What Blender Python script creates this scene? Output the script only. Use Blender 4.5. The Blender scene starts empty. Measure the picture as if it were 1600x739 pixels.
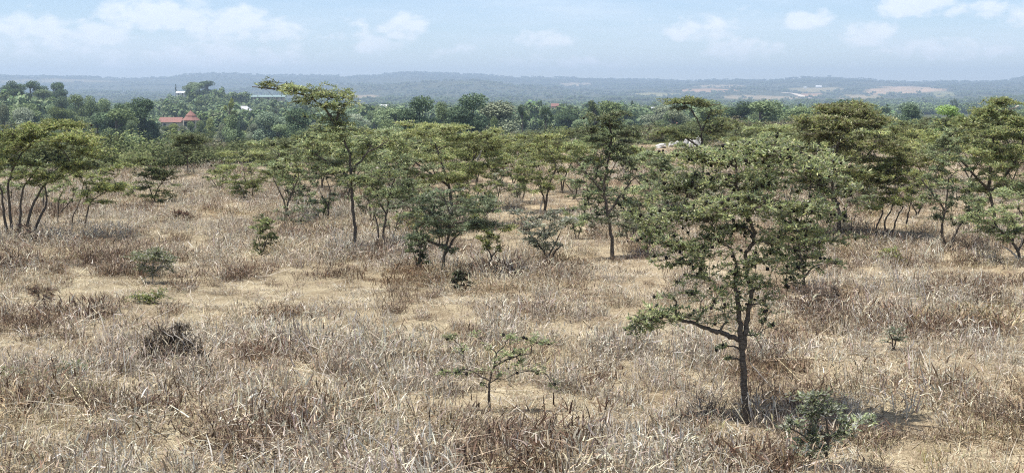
import bpy, math, random
import numpy as np

C = bpy.context.scene.collection
R = np.random.default_rng(7)
F, HZ, CX, CY = 2000.0, 140.0, 800.0, 369.5      # focal length and horizon row, for a 1600 x 739 frame

# ------------------------------------------------------------------ terrain
K_R = [0, 10, 50, 57, 66, 80, 100, 150, 200, 300, 400, 600, 1000, 1500, 2000]
K_Z = [0, 0, -.4, -.6, -1.2, -2.4, -3.8, -6.2, -7.8, -9.8, -11, -13, -16.5, -21, -22.5]
RINGS = [
 (2600, [(0,158),(500,157),(900,158),(1100,160),(1250,161),(1450,158),(1600,151)]),
 (3400, [(0,150),(500,149),(700,148),(900,151),(1050,151),(1250,154),(1400,153),(1500,149),(1600,150)]),
 (4000, [(0,146),(300,144),(500,135),(600,132),(680,128),(760,129),(850,137),(950,146),(1050,143),(1150,141),(1250,146),(1400,146),(1500,144),(1600,145)]),
 (4600, [(0,143),(300,142),(500,139),(600,137),(700,135),(800,139),(900,144),(1000,140),(1100,137),(1200,137),(1300,136),(1400,139),(1600,138)]),
 (5400, [(0,131),(300,130),(500,128),(650,124),(800,130),(900,134),(1000,133),(1150,130),(1260,127),(1350,129),(1450,134),(1600,131)]),
 (6500, [(-800,122),(-300,118),(0,120),(100,121),(200,124),(260,124),(300,118),(330,116),(400,119),(470,119),(540,120),(600,117),(650,113.5),(700,115),(760,119),(830,122),(900,122),(1000,125),(1060,128),(1120,126),(1200,127),(1255,122),(1300,122),(1360,127),(1420,130),(1500,128),(1560,129),(1600,122),(1700,119),(1900,124),(2400,121)]),
 (7600, [(0,131),(300,129),(650,126),(800,131),(1050,136),(1300,131),(1600,131)]),
]
def ground(x, y):
    x = np.asarray(x, float); y = np.asarray(y, float)
    r = np.hypot(x, y); th = np.arctan2(x, y)
    px = CX + F*np.tan(np.clip(th, -1.2, 1.2))
    px = np.where(np.abs(th) > 1.2, CX + F*2.57*np.sign(th), px)
    side = np.clip((px - 560)/500, 0, 1); side = side*side*(3-2*side)
    fade = np.clip((r-150)/400, 0, 1)
    re = r*(1 - .34*side*(1-fade))
    z = np.interp(re, K_R, K_Z)
    z = z + .05*np.sin(x*.9+1.3)*np.cos(y*.7) + .10*np.sin(x*.23+y*.17) * np.clip((r-6)/20, 0, 1)
    lo, zlo = 2000., np.full_like(r, -22.5)
    for rr, prof in RINGS:
        p = np.interp(px, [a for a, b in prof], [b for a, b in prof])
        zr = 2.8 + (HZ - p)/F*rr
        t = np.clip((r - lo)/(rr-lo), 0, 1)
        z = np.where((r > lo), zlo + (zr - zlo)*t, z)
        lo, zlo = rr, zr
    z = z + 8*np.exp(-((px-45)/75)**2 - ((r-490)/130)**2) * (np.abs(th) < 1)
    z = z + 11*np.exp(-((px-335)/85)**2 - ((r-900)/260)**2) * (np.abs(th) < 1)
    bump = 3.5*np.sin(x/95.)*np.sin(y/130.+x/210.) + 2.2*np.sin(x/41.+2)*np.cos(y/77.)
    z = z + bump*np.clip((r-900)/1500, 0, 1)
    return z
def gz(x, y): return float(ground(x, y))
CAMZ = 2.8 + gz(0, 0)
PITCH = math.atan((CY-HZ)/F)
def pdir(px, py):
    u, v = (px-CX)/F, (CY-py)/F
    cp, sp = math.cos(PITCH), math.sin(PITCH)
    return np.array([u, cp + v*sp, -sp + v*cp])
def at(px, py, Y):                        # the point seen at a photo position, Y metres ahead
    d = pdir(px, py); return np.array([0, 0, CAMZ]) + d*(Y/d[1])
def base(px, py):                         # where the line of sight meets the ground
    last = 3.
    for Y in np.geomspace(3, 400, 500):
        p = at(px, py, Y)
        if p[2] <= gz(p[0], p[1]): break
        last = Y
    p = at(px, py, (last+Y)/2); p[2] = gz(p[0], p[1]); return p

# ------------------------------------------------------------------ mesh building
class MB:
    def __init__(s): s.v=[]; s.c=[]; s.f3=[]; s.f4=[]; s.m3=[]; s.m4=[]; s.n=0
    def add(s, v, f, col=(.2,.2,.2), mat=0):
        v = np.asarray(v, float).reshape(-1,3); f = np.asarray(f, int)
        if len(v) == 0: return
        c = np.asarray(col, float)
        if c.ndim == 1: c = np.tile(c, (len(v),1))
        s.v.append(v); s.c.append(c)
        if f.shape[1] == 3: s.f3.append(f+s.n); s.m3.append(np.full(len(f), mat))
        else: s.f4.append(f+s.n); s.m4.append(np.full(len(f), mat))
        s.n += len(v)
    def mesh(s, name, mats, origin=(0,0,0), smooth=False):
        v = np.concatenate(s.v) - np.asarray(origin, float); c = np.concatenate(s.c)
        f3 = np.concatenate(s.f3) if s.f3 else np.zeros((0,3), int); f4 = np.concatenate(s.f4) if s.f4 else np.zeros((0,4), int)
        mi = np.concatenate([np.concatenate(x) if x else np.zeros(0, int) for x in (s.m3, s.m4)])
        return make_mesh(name, v, f3, f4, c, mats, mi, smooth)
    def obj(s, name, mats, parent=None, origin=(0,0,0), smooth=False):
        o = bpy.data.objects.new(name, s.mesh(name, mats, origin, smooth)); C.objects.link(o)
        if parent is not None: o.parent = parent
        else: o.location = tuple(origin)
        return o
def make_mesh(name, v, f3, f4, c, mats, mi, smooth=False):
    me = bpy.data.meshes.new(name)
    me.vertices.add(len(v)); me.vertices.foreach_set('co', v.astype(np.float32).ravel())
    nl = f3.size + f4.size; nf = len(f3)+len(f4)
    me.loops.add(nl); me.loops.foreach_set('vertex_index', np.concatenate([f3.ravel(), f4.ravel()]).astype(np.int32))
    me.polygons.add(nf)
    st = np.concatenate([np.arange(len(f3))*3, f3.size + np.arange(len(f4))*4]).astype(np.int32)
    me.polygons.foreach_set('loop_start', st)
    me.polygons.foreach_set('material_index', np.asarray(mi, np.int32))
    me.polygons.foreach_set('use_smooth', np.full(nf, smooth))
    if c is not None:
        a = me.attributes.new('col', 'FLOAT_COLOR', 'POINT')
        a.data.foreach_set('color', np.concatenate([c[:, :3], np.ones((len(c),1))], 1).astype(np.float32).ravel())
    for m in (mats if isinstance(mats, (list, tuple)) else [mats]): me.materials.append(m)
    me.update(); me.validate(); return me
def unit(a):
    return a/np.maximum(np.linalg.norm(a, axis=-1, keepdims=True), 1e-9)
def tube(mb, pts, rad, n=5, col=(.1,.1,.1), mat=0, cap=False):
    pts = np.asarray(pts, float); k = len(pts); rad = np.broadcast_to(np.asarray(rad, float), (k,))
    t = np.gradient(pts, axis=0); t = unit(t)
    up = np.array([.31,.17,.93]); a = unit(np.cross(t, up)); b = np.cross(t, a)
    ang = np.arange(n)*2*math.pi/n
    ring = a[:,None,:]*np.cos(ang)[None,:,None] + b[:,None,:]*np.sin(ang)[None,:,None]
    v = (pts[:,None,:] + ring*rad[:,None,None]).reshape(-1,3)
    i, j = np.meshgrid(np.arange(k-1), np.arange(n), indexing='ij'); j2 = (j+1) % n
    f = np.stack([i*n+j, i*n+j2, (i+1)*n+j2, (i+1)*n+j], -1).reshape(-1,4)
    mb.add(v, f, col, mat)
def box(mb, lo, hi, col=(.5,.5,.5), mat=0):
    x0,y0,z0 = lo; x1,y1,z1 = hi
    v = [(x0,y0,z0),(x1,y0,z0),(x1,y1,z0),(x0,y1,z0),(x0,y0,z1),(x1,y0,z1),(x1,y1,z1),(x0,y1,z1)]
    mb.add(v, [(0,3,2,1),(4,5,6,7),(0,1,5,4),(1,2,6,5),(2,3,7,6),(3,0,4,7)], col, mat)
def ico():
    t = (1+5**.5)/2
    v = unit(np.array([(-1,t,0),(1,t,0),(-1,-t,0),(1,-t,0),(0,-1,t),(0,1,t),(0,-1,-t),(0,1,-t),(t,0,-1),(t,0,1),(-t,0,-1),(-t,0,1)], float))
    f = np.array([(0,11,5),(0,5,1),(0,1,7),(0,7,10),(0,10,11),(1,5,9),(5,11,4),(11,10,2),(10,7,6),(7,1,8),(3,9,4),(3,4,2),(3,2,6),(3,6,8),(3,8,9),(4,9,5),(2,4,11),(6,2,10),(8,6,7),(9,8,1)])
    return v, f
ICO_V, ICO_F = ico()

# ------------------------------------------------------------------ materials
def newmat(name):
    m = bpy.data.materials.new(name); m.use_nodes = True; nt = m.node_tree; nt.nodes.clear()
    return m, nt
def N(nt, t, **kw):
    n = nt.nodes.new(t)
    for k, v in kw.items():
        if k.startswith('i_'): n.inputs[k[2:].replace('_', ' ')].default_value = v
        else: setattr(n, k, v)
    return n
def hsv_vary(nt, col, rnd, h=.02, v=.35, s=.2):
    n = N(nt, 'ShaderNodeHueSaturation')
    def mr(lo, hi):
        q = N(nt, 'ShaderNodeMapRange'); q.inputs[3].default_value = lo; q.inputs[4].default_value = hi
        nt.links.new(rnd, q.inputs[0]); return q.outputs[0]
    nt.links.new(mr(.5-h, .5+h), n.inputs['Hue']); nt.links.new(mr(1-v, 1+v), n.inputs['Value']); nt.links.new(mr(1+s, 1-s), n.inputs['Saturation'])
    nt.links.new(col, n.inputs['Color']); return n.outputs[0]
def leafy(name, trans=.3, gloss=.03, rough=.8, vary=.25, patch=None, per_object=True):
    m, nt = newmat(name); L = nt.links.new
    col = N(nt, 'ShaderNodeAttribute', attribute_name='col').outputs['Color']
    if per_object:
        oi = N(nt, 'ShaderNodeObjectInfo'); col = hsv_vary(nt, col, oi.outputs['Random'], .012, vary, .15)
    if patch:                                     # slow change of colour across the field
        geo = N(nt, 'ShaderNodeNewGeometry'); nz = N(nt, 'ShaderNodeTexNoise'); nz.inputs['Scale'].default_value = .35; nz.inputs['Detail'].default_value = 3
        L(geo.outputs['Position'], nz.inputs['Vector'])
        rp = N(nt, 'ShaderNodeValToRGB'); e = rp.color_ramp.elements
        e[0].position = .36; e[0].color = (*patch[0],1); e[1].position = .64; e[1].color = (*patch[2],1)
        q = rp.color_ramp.elements.new(.5); q.color = (*patch[1],1)
        L(nz.outputs['Fac'], rp.inputs[0])
        mx = N(nt, 'ShaderNodeMix', data_type='RGBA', blend_type='MULTIPLY'); mx.inputs[0].default_value = 1
        L(col, mx.inputs[6]); L(rp.outputs[0], mx.inputs[7]); col = mx.outputs[2]
    d = N(nt, 'ShaderNodeBsdfDiffuse'); t = N(nt, 'ShaderNodeBsdfTranslucent'); g = N(nt, 'ShaderNodeBsdfGlossy'); g.inputs['Roughness'].default_value = .45
    L(col, d.inputs[0]); L(col, t.inputs[0]); g.inputs[0].default_value = (.7,.7,.7,1)
    a = N(nt, 'ShaderNodeMixShader'); a.inputs[0].default_value = trans; L(d.outputs[0], a.inputs[1]); L(t.outputs[0], a.inputs[2])
    b = N(nt, 'ShaderNodeMixShader'); b.inputs[0].default_value = gloss; L(a.outputs[0], b.inputs[1]); L(g.outputs[0], b.inputs[2])
    o = N(nt, 'ShaderNodeOutputMaterial'); L(b.outputs[0], o.inputs[0]); return m
def rough(name, c0, c1, scale=6, rgh=.85, bump=0, use_attr=False, stretch=(1,1,1)):
    m, nt = newmat(name); L = nt.links.new
    tc = N(nt, 'ShaderNodeTexCoord'); mp = N(nt, 'ShaderNodeMapping'); mp.inputs['Scale'].default_value = stretch
    L(tc.outputs['Object'], mp.inputs[0])
    nz = N(nt, 'ShaderNodeTexNoise'); nz.inputs['Scale'].default_value = scale; nz.inputs['Detail'].default_value = 6; L(mp.outputs[0], nz.inputs['Vector'])
    rp = N(nt, 'ShaderNodeValToRGB'); e = rp.color_ramp.elements; e[0].position=.35; e[1].position=.65; e[0].color=(*c0,1); e[1].color=(*c1,1); L(nz.outputs['Fac'], rp.inputs[0])
    p = N(nt, 'ShaderNodeBsdfPrincipled'); p.inputs['Roughness'].default_value = rgh; p.inputs['Specular IOR Level'].default_value = .2
    L(rp.outputs[0], p.inputs['Base Color'])
    if bump:
        b = N(nt, 'ShaderNodeBump'); b.inputs['Strength'].default_value = bump; b.inputs['Distance'].default_value = .02; L(nz.outputs['Fac'], b.inputs['Height']); L(b.outputs[0], p.inputs['Normal'])
    o = N(nt, 'ShaderNodeOutputMaterial'); L(p.outputs[0], o.inputs[0]); return m
M = {}
M['leaf'] = leafy('acacia_leaf', .48, vary=.1)
M['grass'] = leafy('dry_grass', .25, vary=.3, patch=((1.0,.95,.92),(1,1,1),(1.06,1.0,.86)))
M['tree'] = leafy('far_leaf', .25, 0.004, vary=.25)
M['bark'] = rough('bark', (.05,.042,.035), (.15,.125,.10), 30, .9, .6, stretch=(1,1,3))
M['pale_wood'] = rough('bleached_wood', (.36,.32,.27), (.56,.52,.46), 20, .8, .3)
M['stone'] = rough('white_stone', (.42,.41,.39), (.62,.61,.585), 4, .8, .3)
M['wall_white'] = rough('white_plaster', (.62,.6,.56), (.74,.72,.68), 1.5)
M['wall_cream'] = rough('cream_plaster', (.48,.42,.32), (.58,.52,.42), 1.5)
M['wall_orange'] = rough('ochre_plaster', (.45,.24,.13), (.55,.3,.17), 1.5)
M['roof_red'] = rough('red_tiles', (.19,.105,.09), (.26,.135,.115), 3)
M['roof_pink'] = rough('faded_pink_sheet', (.55,.28,.23), (.65,.34,.28), 2)
M['roof_grey'] = rough('grey_sheet_metal', (.34,.34,.36), (.48,.48,.5), 2, .5)
M['roof_white'] = rough('pale_sheet_metal', (.68,.69,.7), (.8,.8,.8), 2, .45)
M['roof_teal'] = rough('teal_sheet_metal', (.17,.24,.245), (.22,.29,.29), 2, .8)
M['dark_pane'] = rough('window_dark', (.03,.035,.04), (.05,.055,.06), 2, .2)
M['timber'] = rough('door_timber', (.10,.06,.035), (.16,.10,.06), 4, .6)
M['road'] = rough('dirt_track', (.5,.42,.32), (.62,.53,.42), .05)

# ------------------------------------------------------------------ naming helpers
def tag(o, label=None, cat=None, group=None, kind=None):
    for k, v in (('label',label),('category',cat),('group',group),('kind',kind)):
        if v: o[k] = v
    return o
def empty(name, loc):
    o = bpy.data.objects.new(name, None); C.objects.link(o); o.location = tuple(loc); o.empty_display_size = .2; return o

# ------------------------------------------------------------------ ground sheet
def build_ground():
    th = np.unique(np.concatenate([np.linspace(-27,27,560), np.linspace(-60,-27,60), np.linspace(27,60,60), np.linspace(60,300,60)]))[:-1]
    th = np.radians(th)
    rr = np.concatenate([np.linspace(.8, 12, 16), np.geomspace(12.5, 7590, 420)])
    T, Q = np.meshgrid(th, rr, indexing='xy')
    x, y = np.sin(T)*Q, np.cos(T)*Q; z = ground(x, y)
    k, n = x.shape
    v = np.stack([x,y,z], -1).reshape(-1,3); v = np.concatenate([v, [[0,0,gz(0,0)]]])
    i, j = np.meshgrid(np.arange(k-1), np.arange(n), indexing='ij'); j2 = (j+1) % n
    f4 = np.stack([i*n+j, i*n+j2, (i+1)*n+j2, (i+1)*n+j], -1).reshape(-1,4)[:, ::-1]
    f3 = np.stack([np.full(n, k*n), (np.arange(n)+1) % n, np.arange(n)], -1)[:, ::1]
    f3 = f3[:, ::-1]
    c = zone_colour(v[:,0], v[:,1])
    me = make_mesh('ground', v, f3, f4, c, [ground_mat()], np.zeros(len(f3)+len(f4), int), True)
    o = bpy.data.objects.new('ground', me); C.objects.link(o); o['kind'] = 'structure'; return o
FIELDS = [  # px, row, half widths, colour of open land on the far slopes
 (1410,142,62,6,(.42,.33,.24)), (1190,153,70,3.5,(.30,.26,.18)), (1100,142,50,3,(.36,.26,.18)), (1265,141,40,3.5,(.26,.25,.15)), (1265,150,26,4,(.36,.25,.17)),
 (1030,148,40,3,(.22,.23,.13)), (1340,152,40,3,(.28,.25,.16)), (560,153,50,4,(.26,.22,.15)), (900,132,26,2.5,(.3,.27,.2)), (80,127,90,3,(.2,.19,.12)), (1470,147,26,4,(.2,.22,.12)), (1130,135,40,2,(.3,.27,.2)),
 (500,175,40,3,(.28,.26,.2)), (590,168,30,3,(.28,.26,.2)), (1060,165,40,2,(.25,.25,.14)), (1290,139,30,2,(.28,.26,.16))]
def to_pix(x, y, z):
    dz = z - CAMZ; cp, sp = math.cos(PITCH), math.sin(PITCH)
    fwd = y*cp - dz*sp; up = y*sp + dz*cp
    fwd = np.where(fwd > .1, fwd, np.nan)
    return CX + F*x/fwd, CY - F*up/fwd
def zone_colour(x, y):
    r = np.hypot(x, y); th = np.arctan2(x, y)
    px = CX + F*np.tan(np.clip(th, -1.2, 1.2))
    edge = np.interp(px, [0, 500, 600, 900, 1030, 1100, 1200, 1600], [57, 57, 66, 82, 66, 66, 84, 84]) + 2.5*np.sin(th*60) + 1.5*np.sin(th*133)
    t = np.clip((r-edge)/5, 0, 1)[:,None]
    c = (1-t)*np.array([.345,.305,.245]) + t*np.array([.10,.115,.06])
    t2 = np.clip((r-700)/1500, 0, 1)[:,None]
    c = c*(1-t2) + t2*np.array([.07,.085,.045])
    # fields seen on the slopes: real patches of open land, fixed on the terrain
    z = ground(x, y); qx, qy = to_pix(x, y, z)
    wob = np.sin(x/60.)*.25 + np.sin(y/90.+x/150.)*.25
    for (fx, fy, a, b, col) in FIELDS:
        d = ((qx-fx)/a)**2 + ((qy-fy)/b)**2 + wob
        w = np.nan_to_num(np.clip((1.1-d)/.35, 0, 1))*(r > 900)
        c = c*(1-w[:,None]) + w[:,None]*np.array(col)
    return c
def ground_mat():
    m, nt = newmat('soil_and_grassland'); L = nt.links.new
    a = N(nt, 'ShaderNodeAttribute', attribute_name='col')
    g = N(nt, 'ShaderNodeNewGeometry')
    def noise(sc, det=5, dist=0):
        n = N(nt, 'ShaderNodeTexNoise'); n.inputs['Scale'].default_value = sc; n.inputs['Detail'].default_value = det; n.inputs['Distortion'].default_value = dist
        L(g.outputs['Position'], n.inputs['Vector']); return n.outputs['Fac']
    def ramp(f, lo, hi, p0=.35, p1=.65):
        r = N(nt, 'ShaderNodeValToRGB'); e = r.color_ramp.elements; e[0].position=p0; e[1].position=p1; e[0].color=(*lo,1); e[1].color=(*hi,1); L(f, r.inputs[0]); return r.outputs[0]
    def mul(x, y):
        q = N(nt, 'ShaderNodeMix', data_type='RGBA', blend_type='MULTIPLY'); q.inputs[0].default_value=1; L(x, q.inputs[6]); L(y, q.inputs[7]); return q.outputs[2]
    c = mul(a.outputs['Color'], ramp(noise(1.3, 6, .6), (.72,.66,.6), (1.2,1.18,1.12)))
    c = mul(c, ramp(noise(30, 4, 1.5), (.6,.55,.5), (1.3,1.3,1.3), .3, .7))
    c = mul(c, ramp(noise(110, 3, .5), (.55,.5,.45), (1.35,1.33,1.3), .36, .62))
    c = mul(c, ramp(noise(.02, 4), (.75,.8,.75), (1.2,1.15,1.1)))
    p = N(nt, 'ShaderNodeBsdfPrincipled'); p.inputs['Roughness'].default_value=.95; p.inputs['Specular IOR Level'].default_value=.1
    L(c, p.inputs['Base Color'])
    b = N(nt, 'ShaderNodeBump'); b.inputs['Strength'].default_value=.6; b.inputs['Distance'].default_value=.04; L(noise(14, 6, 1), b.inputs['Height']); L(b.outputs[0], p.inputs['Normal'])
    o = N(nt, 'ShaderNodeOutputMaterial'); L(p.outputs[0], o.inputs[0]); return m
build_ground()

# ------------------------------------------------------------------ scattering: copies of small templates held in one mesh
def scatter(name, temps, mats, pts, rot, scl, tid, kind='stuff', label=None, cat=None):
    n = len(pts); v=[np.asarray(pts, float)]; c=[np.zeros((n,3))]; f3=[]; f4=[]; mi3=[]; mi4=[]; t3=[]; t4=[]; off=n
    for k, mb in enumerate(temps):
        vv = np.concatenate(mb.v); v.append(vv); c.append(np.concatenate(mb.c))
        if mb.f3: q=np.concatenate(mb.f3); f3.append(q+off); mi3.append(np.concatenate(mb.m3)); t3.append(np.full(len(q),k))
        if mb.f4: q=np.concatenate(mb.f4); f4.append(q+off); mi4.append(np.concatenate(mb.m4)); t4.append(np.full(len(q),k))
        off += len(vv)
    cat_ = lambda l, w: np.concatenate(l) if l else np.zeros((0,w) if w else 0, int)
    f3c, f4c = cat_(f3,3), cat_(f4,4); mi = np.concatenate([cat_(mi3,0), cat_(mi4,0)]); tt = np.concatenate([cat_(t3,0), cat_(t4,0)])
    me = bpy.data.meshes.new(name)
    V = np.concatenate(v); me = make_mesh(name, V, f3c, f4c, np.concatenate(c), mats, mi)
    assert len(me.polygons) == len(tt) and len(me.vertices) == len(V)
    a = me.attributes.new('is_point','BOOLEAN','POINT'); b = np.zeros(len(V), bool); b[:n]=True; a.data.foreach_set('value', b)
    def fa(nm, typ, key, arr, w):
        a = me.attributes.new(nm, typ, 'POINT'); full = np.zeros((len(V),w), np.float32 if w>1 else np.int32); full[:n] = np.asarray(arr).reshape(n,w); a.data.foreach_set(key, full.ravel())
    fa('rot','FLOAT_VECTOR','vector',rot,3); fa('scl','FLOAT_VECTOR','vector',scl,3); fa('tid','INT','value',tid,1)
    a = me.attributes.new('tmpl','INT','FACE'); a.data.foreach_set('value', tt.astype(np.int32))
    o = bpy.data.objects.new(name, me); C.objects.link(o); o['kind']=kind
    tag(o, label, cat)
    ng = bpy.data.node_groups.new(name+'_scatter','GeometryNodeTree')
    ng.interface.new_socket('Geometry', in_out='INPUT', socket_type='NodeSocketGeometry'); ng.interface.new_socket('Geometry', in_out='OUTPUT', socket_type='NodeSocketGeometry')
    gi = ng.nodes.new('NodeGroupInput'); go = ng.nodes.new('NodeGroupOutput'); L = ng.links.new
    def named(nm, dt): q = ng.nodes.new('GeometryNodeInputNamedAttribute'); q.data_type=dt; q.inputs[0].default_value=nm; return q.outputs[0]
    sp = ng.nodes.new('GeometryNodeSeparateGeometry'); sp.domain='POINT'; L(gi.outputs[0], sp.inputs[0]); L(named('is_point','BOOLEAN'), sp.inputs[1])
    jn = ng.nodes.new('GeometryNodeJoinGeometry')
    e2r = ng.nodes.new('FunctionNodeEulerToRotation'); L(named('rot','FLOAT_VECTOR'), e2r.inputs[0])
    for k in range(len(temps)):
        def cmp(nm):
            q = ng.nodes.new('FunctionNodeCompare'); q.data_type='INT'; q.operation='EQUAL'; L(named(nm,'INT'), q.inputs[2]); q.inputs[3].default_value=k; return q.outputs[0]
        sf = ng.nodes.new('GeometryNodeSeparateGeometry'); sf.domain='FACE'; L(sp.outputs[1], sf.inputs[0]); L(cmp('tmpl'), sf.inputs[1])
        ip = ng.nodes.new('GeometryNodeInstanceOnPoints'); L(sp.outputs[0], ip.inputs['Points']); L(cmp('tid'), ip.inputs['Selection']); L(sf.outputs[0], ip.inputs['Instance'])
        L(e2r.outputs[0], ip.inputs['Rotation']); L(named('scl','FLOAT_VECTOR'), ip.inputs['Scale']); L(ip.outputs[0], jn.inputs[0])
    L(jn.outputs[0], go.inputs[0])
    md = o.modifiers.new('scatter','NODES'); md.node_group = ng
    return o

# ------------------------------------------------------------------ grass
def pal(cols, n, j=.18):
    cols = np.asarray(cols, float); c = cols[R.integers(0, len(cols), n)]
    return np.clip(c*(1+R.normal(0, j, (n,1))) * (1+R.normal(0, .04, (n,3))), .01, .85)
def blades(mb, n, rad, h, wid, lean, curl, cols, roots=None, jz=0.0):
    a = R.uniform(0, 2*math.pi, n); q = rad*np.sqrt(R.uniform(0,1,n))
    p = np.stack([np.cos(a)*q, np.sin(a)*q, np.full(n,-.02)], -1) if roots is None else roots
    p[:,2] += R.uniform(0, 1, n)*jz
    oa = a + R.normal(0, 1.1, n); od = np.stack([np.cos(oa), np.sin(oa), np.zeros(n)], -1)
    H = R.uniform(h[0], h[1], n); le = np.abs(R.normal(0, lean, n)); cu = R.normal(curl, curl*.8+.02, n)
    W = R.uniform(wid[0], wid[1], n)
    wa = R.uniform(0, math.pi, n); wd = np.stack([np.cos(wa), np.sin(wa), np.zeros(n)], -1)
    rows = []
    for t, wf in ((0,1),(.35,.95),(.7,.75),(1,.25)):
        horiz = (le*t + cu*t*t)*H; vert = H*t*np.sqrt(np.clip(1 - np.minimum(.9,(le+cu*t)**2*.6), .1, 1))
        cpt = p + od*horiz[:,None]; cpt = cpt.copy(); cpt[:,2] += vert
        rows += [cpt - wd*(W*wf/2)[:,None], cpt + wd*(W*wf/2)[:,None]]
    v = np.stack(rows, 1).reshape(-1,3)
    i = np.arange(n)[:,None]*8
    f = np.concatenate([i + np.array([[2*k,2*k+1,2*k+3,2*k+2]]) for k in range(3)], 0)
    mb.add(v, f, np.repeat(pal(cols, n), 8, 0))
GREY = [(.43,.39,.315),(.52,.485,.405),(.34,.305,.24),(.60,.57,.495),(.23,.19,.145)]
TAN  = [(.42,.345,.24),(.49,.405,.29),(.35,.28,.195),(.57,.49,.37),(.25,.18,.12)]
BROWN= [(.17,.115,.08),(.23,.165,.115),(.125,.085,.06),(.32,.25,.18)]
OLIVE= [(.30,.27,.13),(.24,.23,.11),(.38,.33,.17)]
DARK = [(.10,.07,.05),(.14,.10,.07),(.075,.052,.04)]
PALE = [(.62,.58,.51),(.55,.52,.455),(.58,.52,.40)]
def tuft(mb, rad, H, stems, bits, sc, bc, lean=.28, bl=(.03,.075), wid=(.005,.0105), spread=.5):
    H *= .88; blades(mb, stems, rad, (H*.45,H), (.0045,.009), lean, .15, sc)
    q = rad*np.sqrt(R.random(bits)); a = R.uniform(0,6.283,bits); z = H*R.random(bits)**1.2*.85
    rt = np.stack([np.cos(a)*q*(1+spread*z/H), np.sin(a)*q*(1+spread*z/H), z],-1)
    blades(mb, bits, rad, bl, wid, .8, .5, bc, roots=rt)
temps = []
for k in range(4):                       # upright grey stalks with curled dead leaves
    mb = MB(); tuft(mb, .15, R.uniform(.20,.30), 26, 80, GREY+PALE, GREY+TAN+DARK[:2]+PALE[:1]); temps.append(mb)
for k in range(4):                       # bent straw
    mb = MB(); tuft(mb, .19, R.uniform(.14,.22), 24, 80, TAN+PALE, TAN+GREY+DARK[:2]+PALE[2:], .5); temps.append(mb)
for k in range(3):                       # dark brown low herbs
    mb = MB(); tuft(mb, .17, R.uniform(.13,.22), 30, 100, BROWN+TAN[:1]+DARK, BROWN+DARK+TAN[4:], .4); temps.append(mb)
for k in range(2):                       # trampled litter
    mb = MB(); blades(mb, 70, .34, (.05,.18), (.006,.013), 1.6, .8, TAN+GREY+PALE+DARK[:1]); temps.append(mb)
for k in range(2):                       # long arching stalks
    mb = MB(); blades(mb, 7, .15, (.24,.42), (.004,.008), .35, .35, PALE+GREY[3:4]); tuft(mb, .18, .2, 15, 60, TAN, TAN+GREY+DARK[:1]); temps.append(mb)
for k in range(2):                       # olive tuft
    mb = MB(); tuft(mb, .17, .2, 22, 70, OLIVE+TAN[:2], OLIVE+TAN+DARK[:1], .4); temps.append(mb)
def vnoise(x, y, s, seed):
    g = np.random.default_rng(seed).random((256,256)); x = np.asarray(x)*s+1000; y = np.asarray(y)*s+1000
    xi, yi = np.floor(x).astype(int), np.floor(y).astype(int); fx, fy = x-xi, y-yi; fx, fy = fx*fx*(3-2*fx), fy*fy*(3-2*fy)
    q = lambda a,b: g[a % 256, b % 256]
    return (q(xi,yi)*(1-fx)+q(xi+1,yi)*fx)*(1-fy) + (q(xi,yi+1)*(1-fx)+q(xi+1,yi+1)*fx)*fy
BARE = [(60,480,70,16),(310,425,60,14),(480,585,60,22),(360,560,50,16),(250,725,170,16),(590,660,60,14),(20,540,40,20),(300,720,120,10),(640,590,30,10),(520,470,30,8),(150,455,60,10)]
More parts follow.
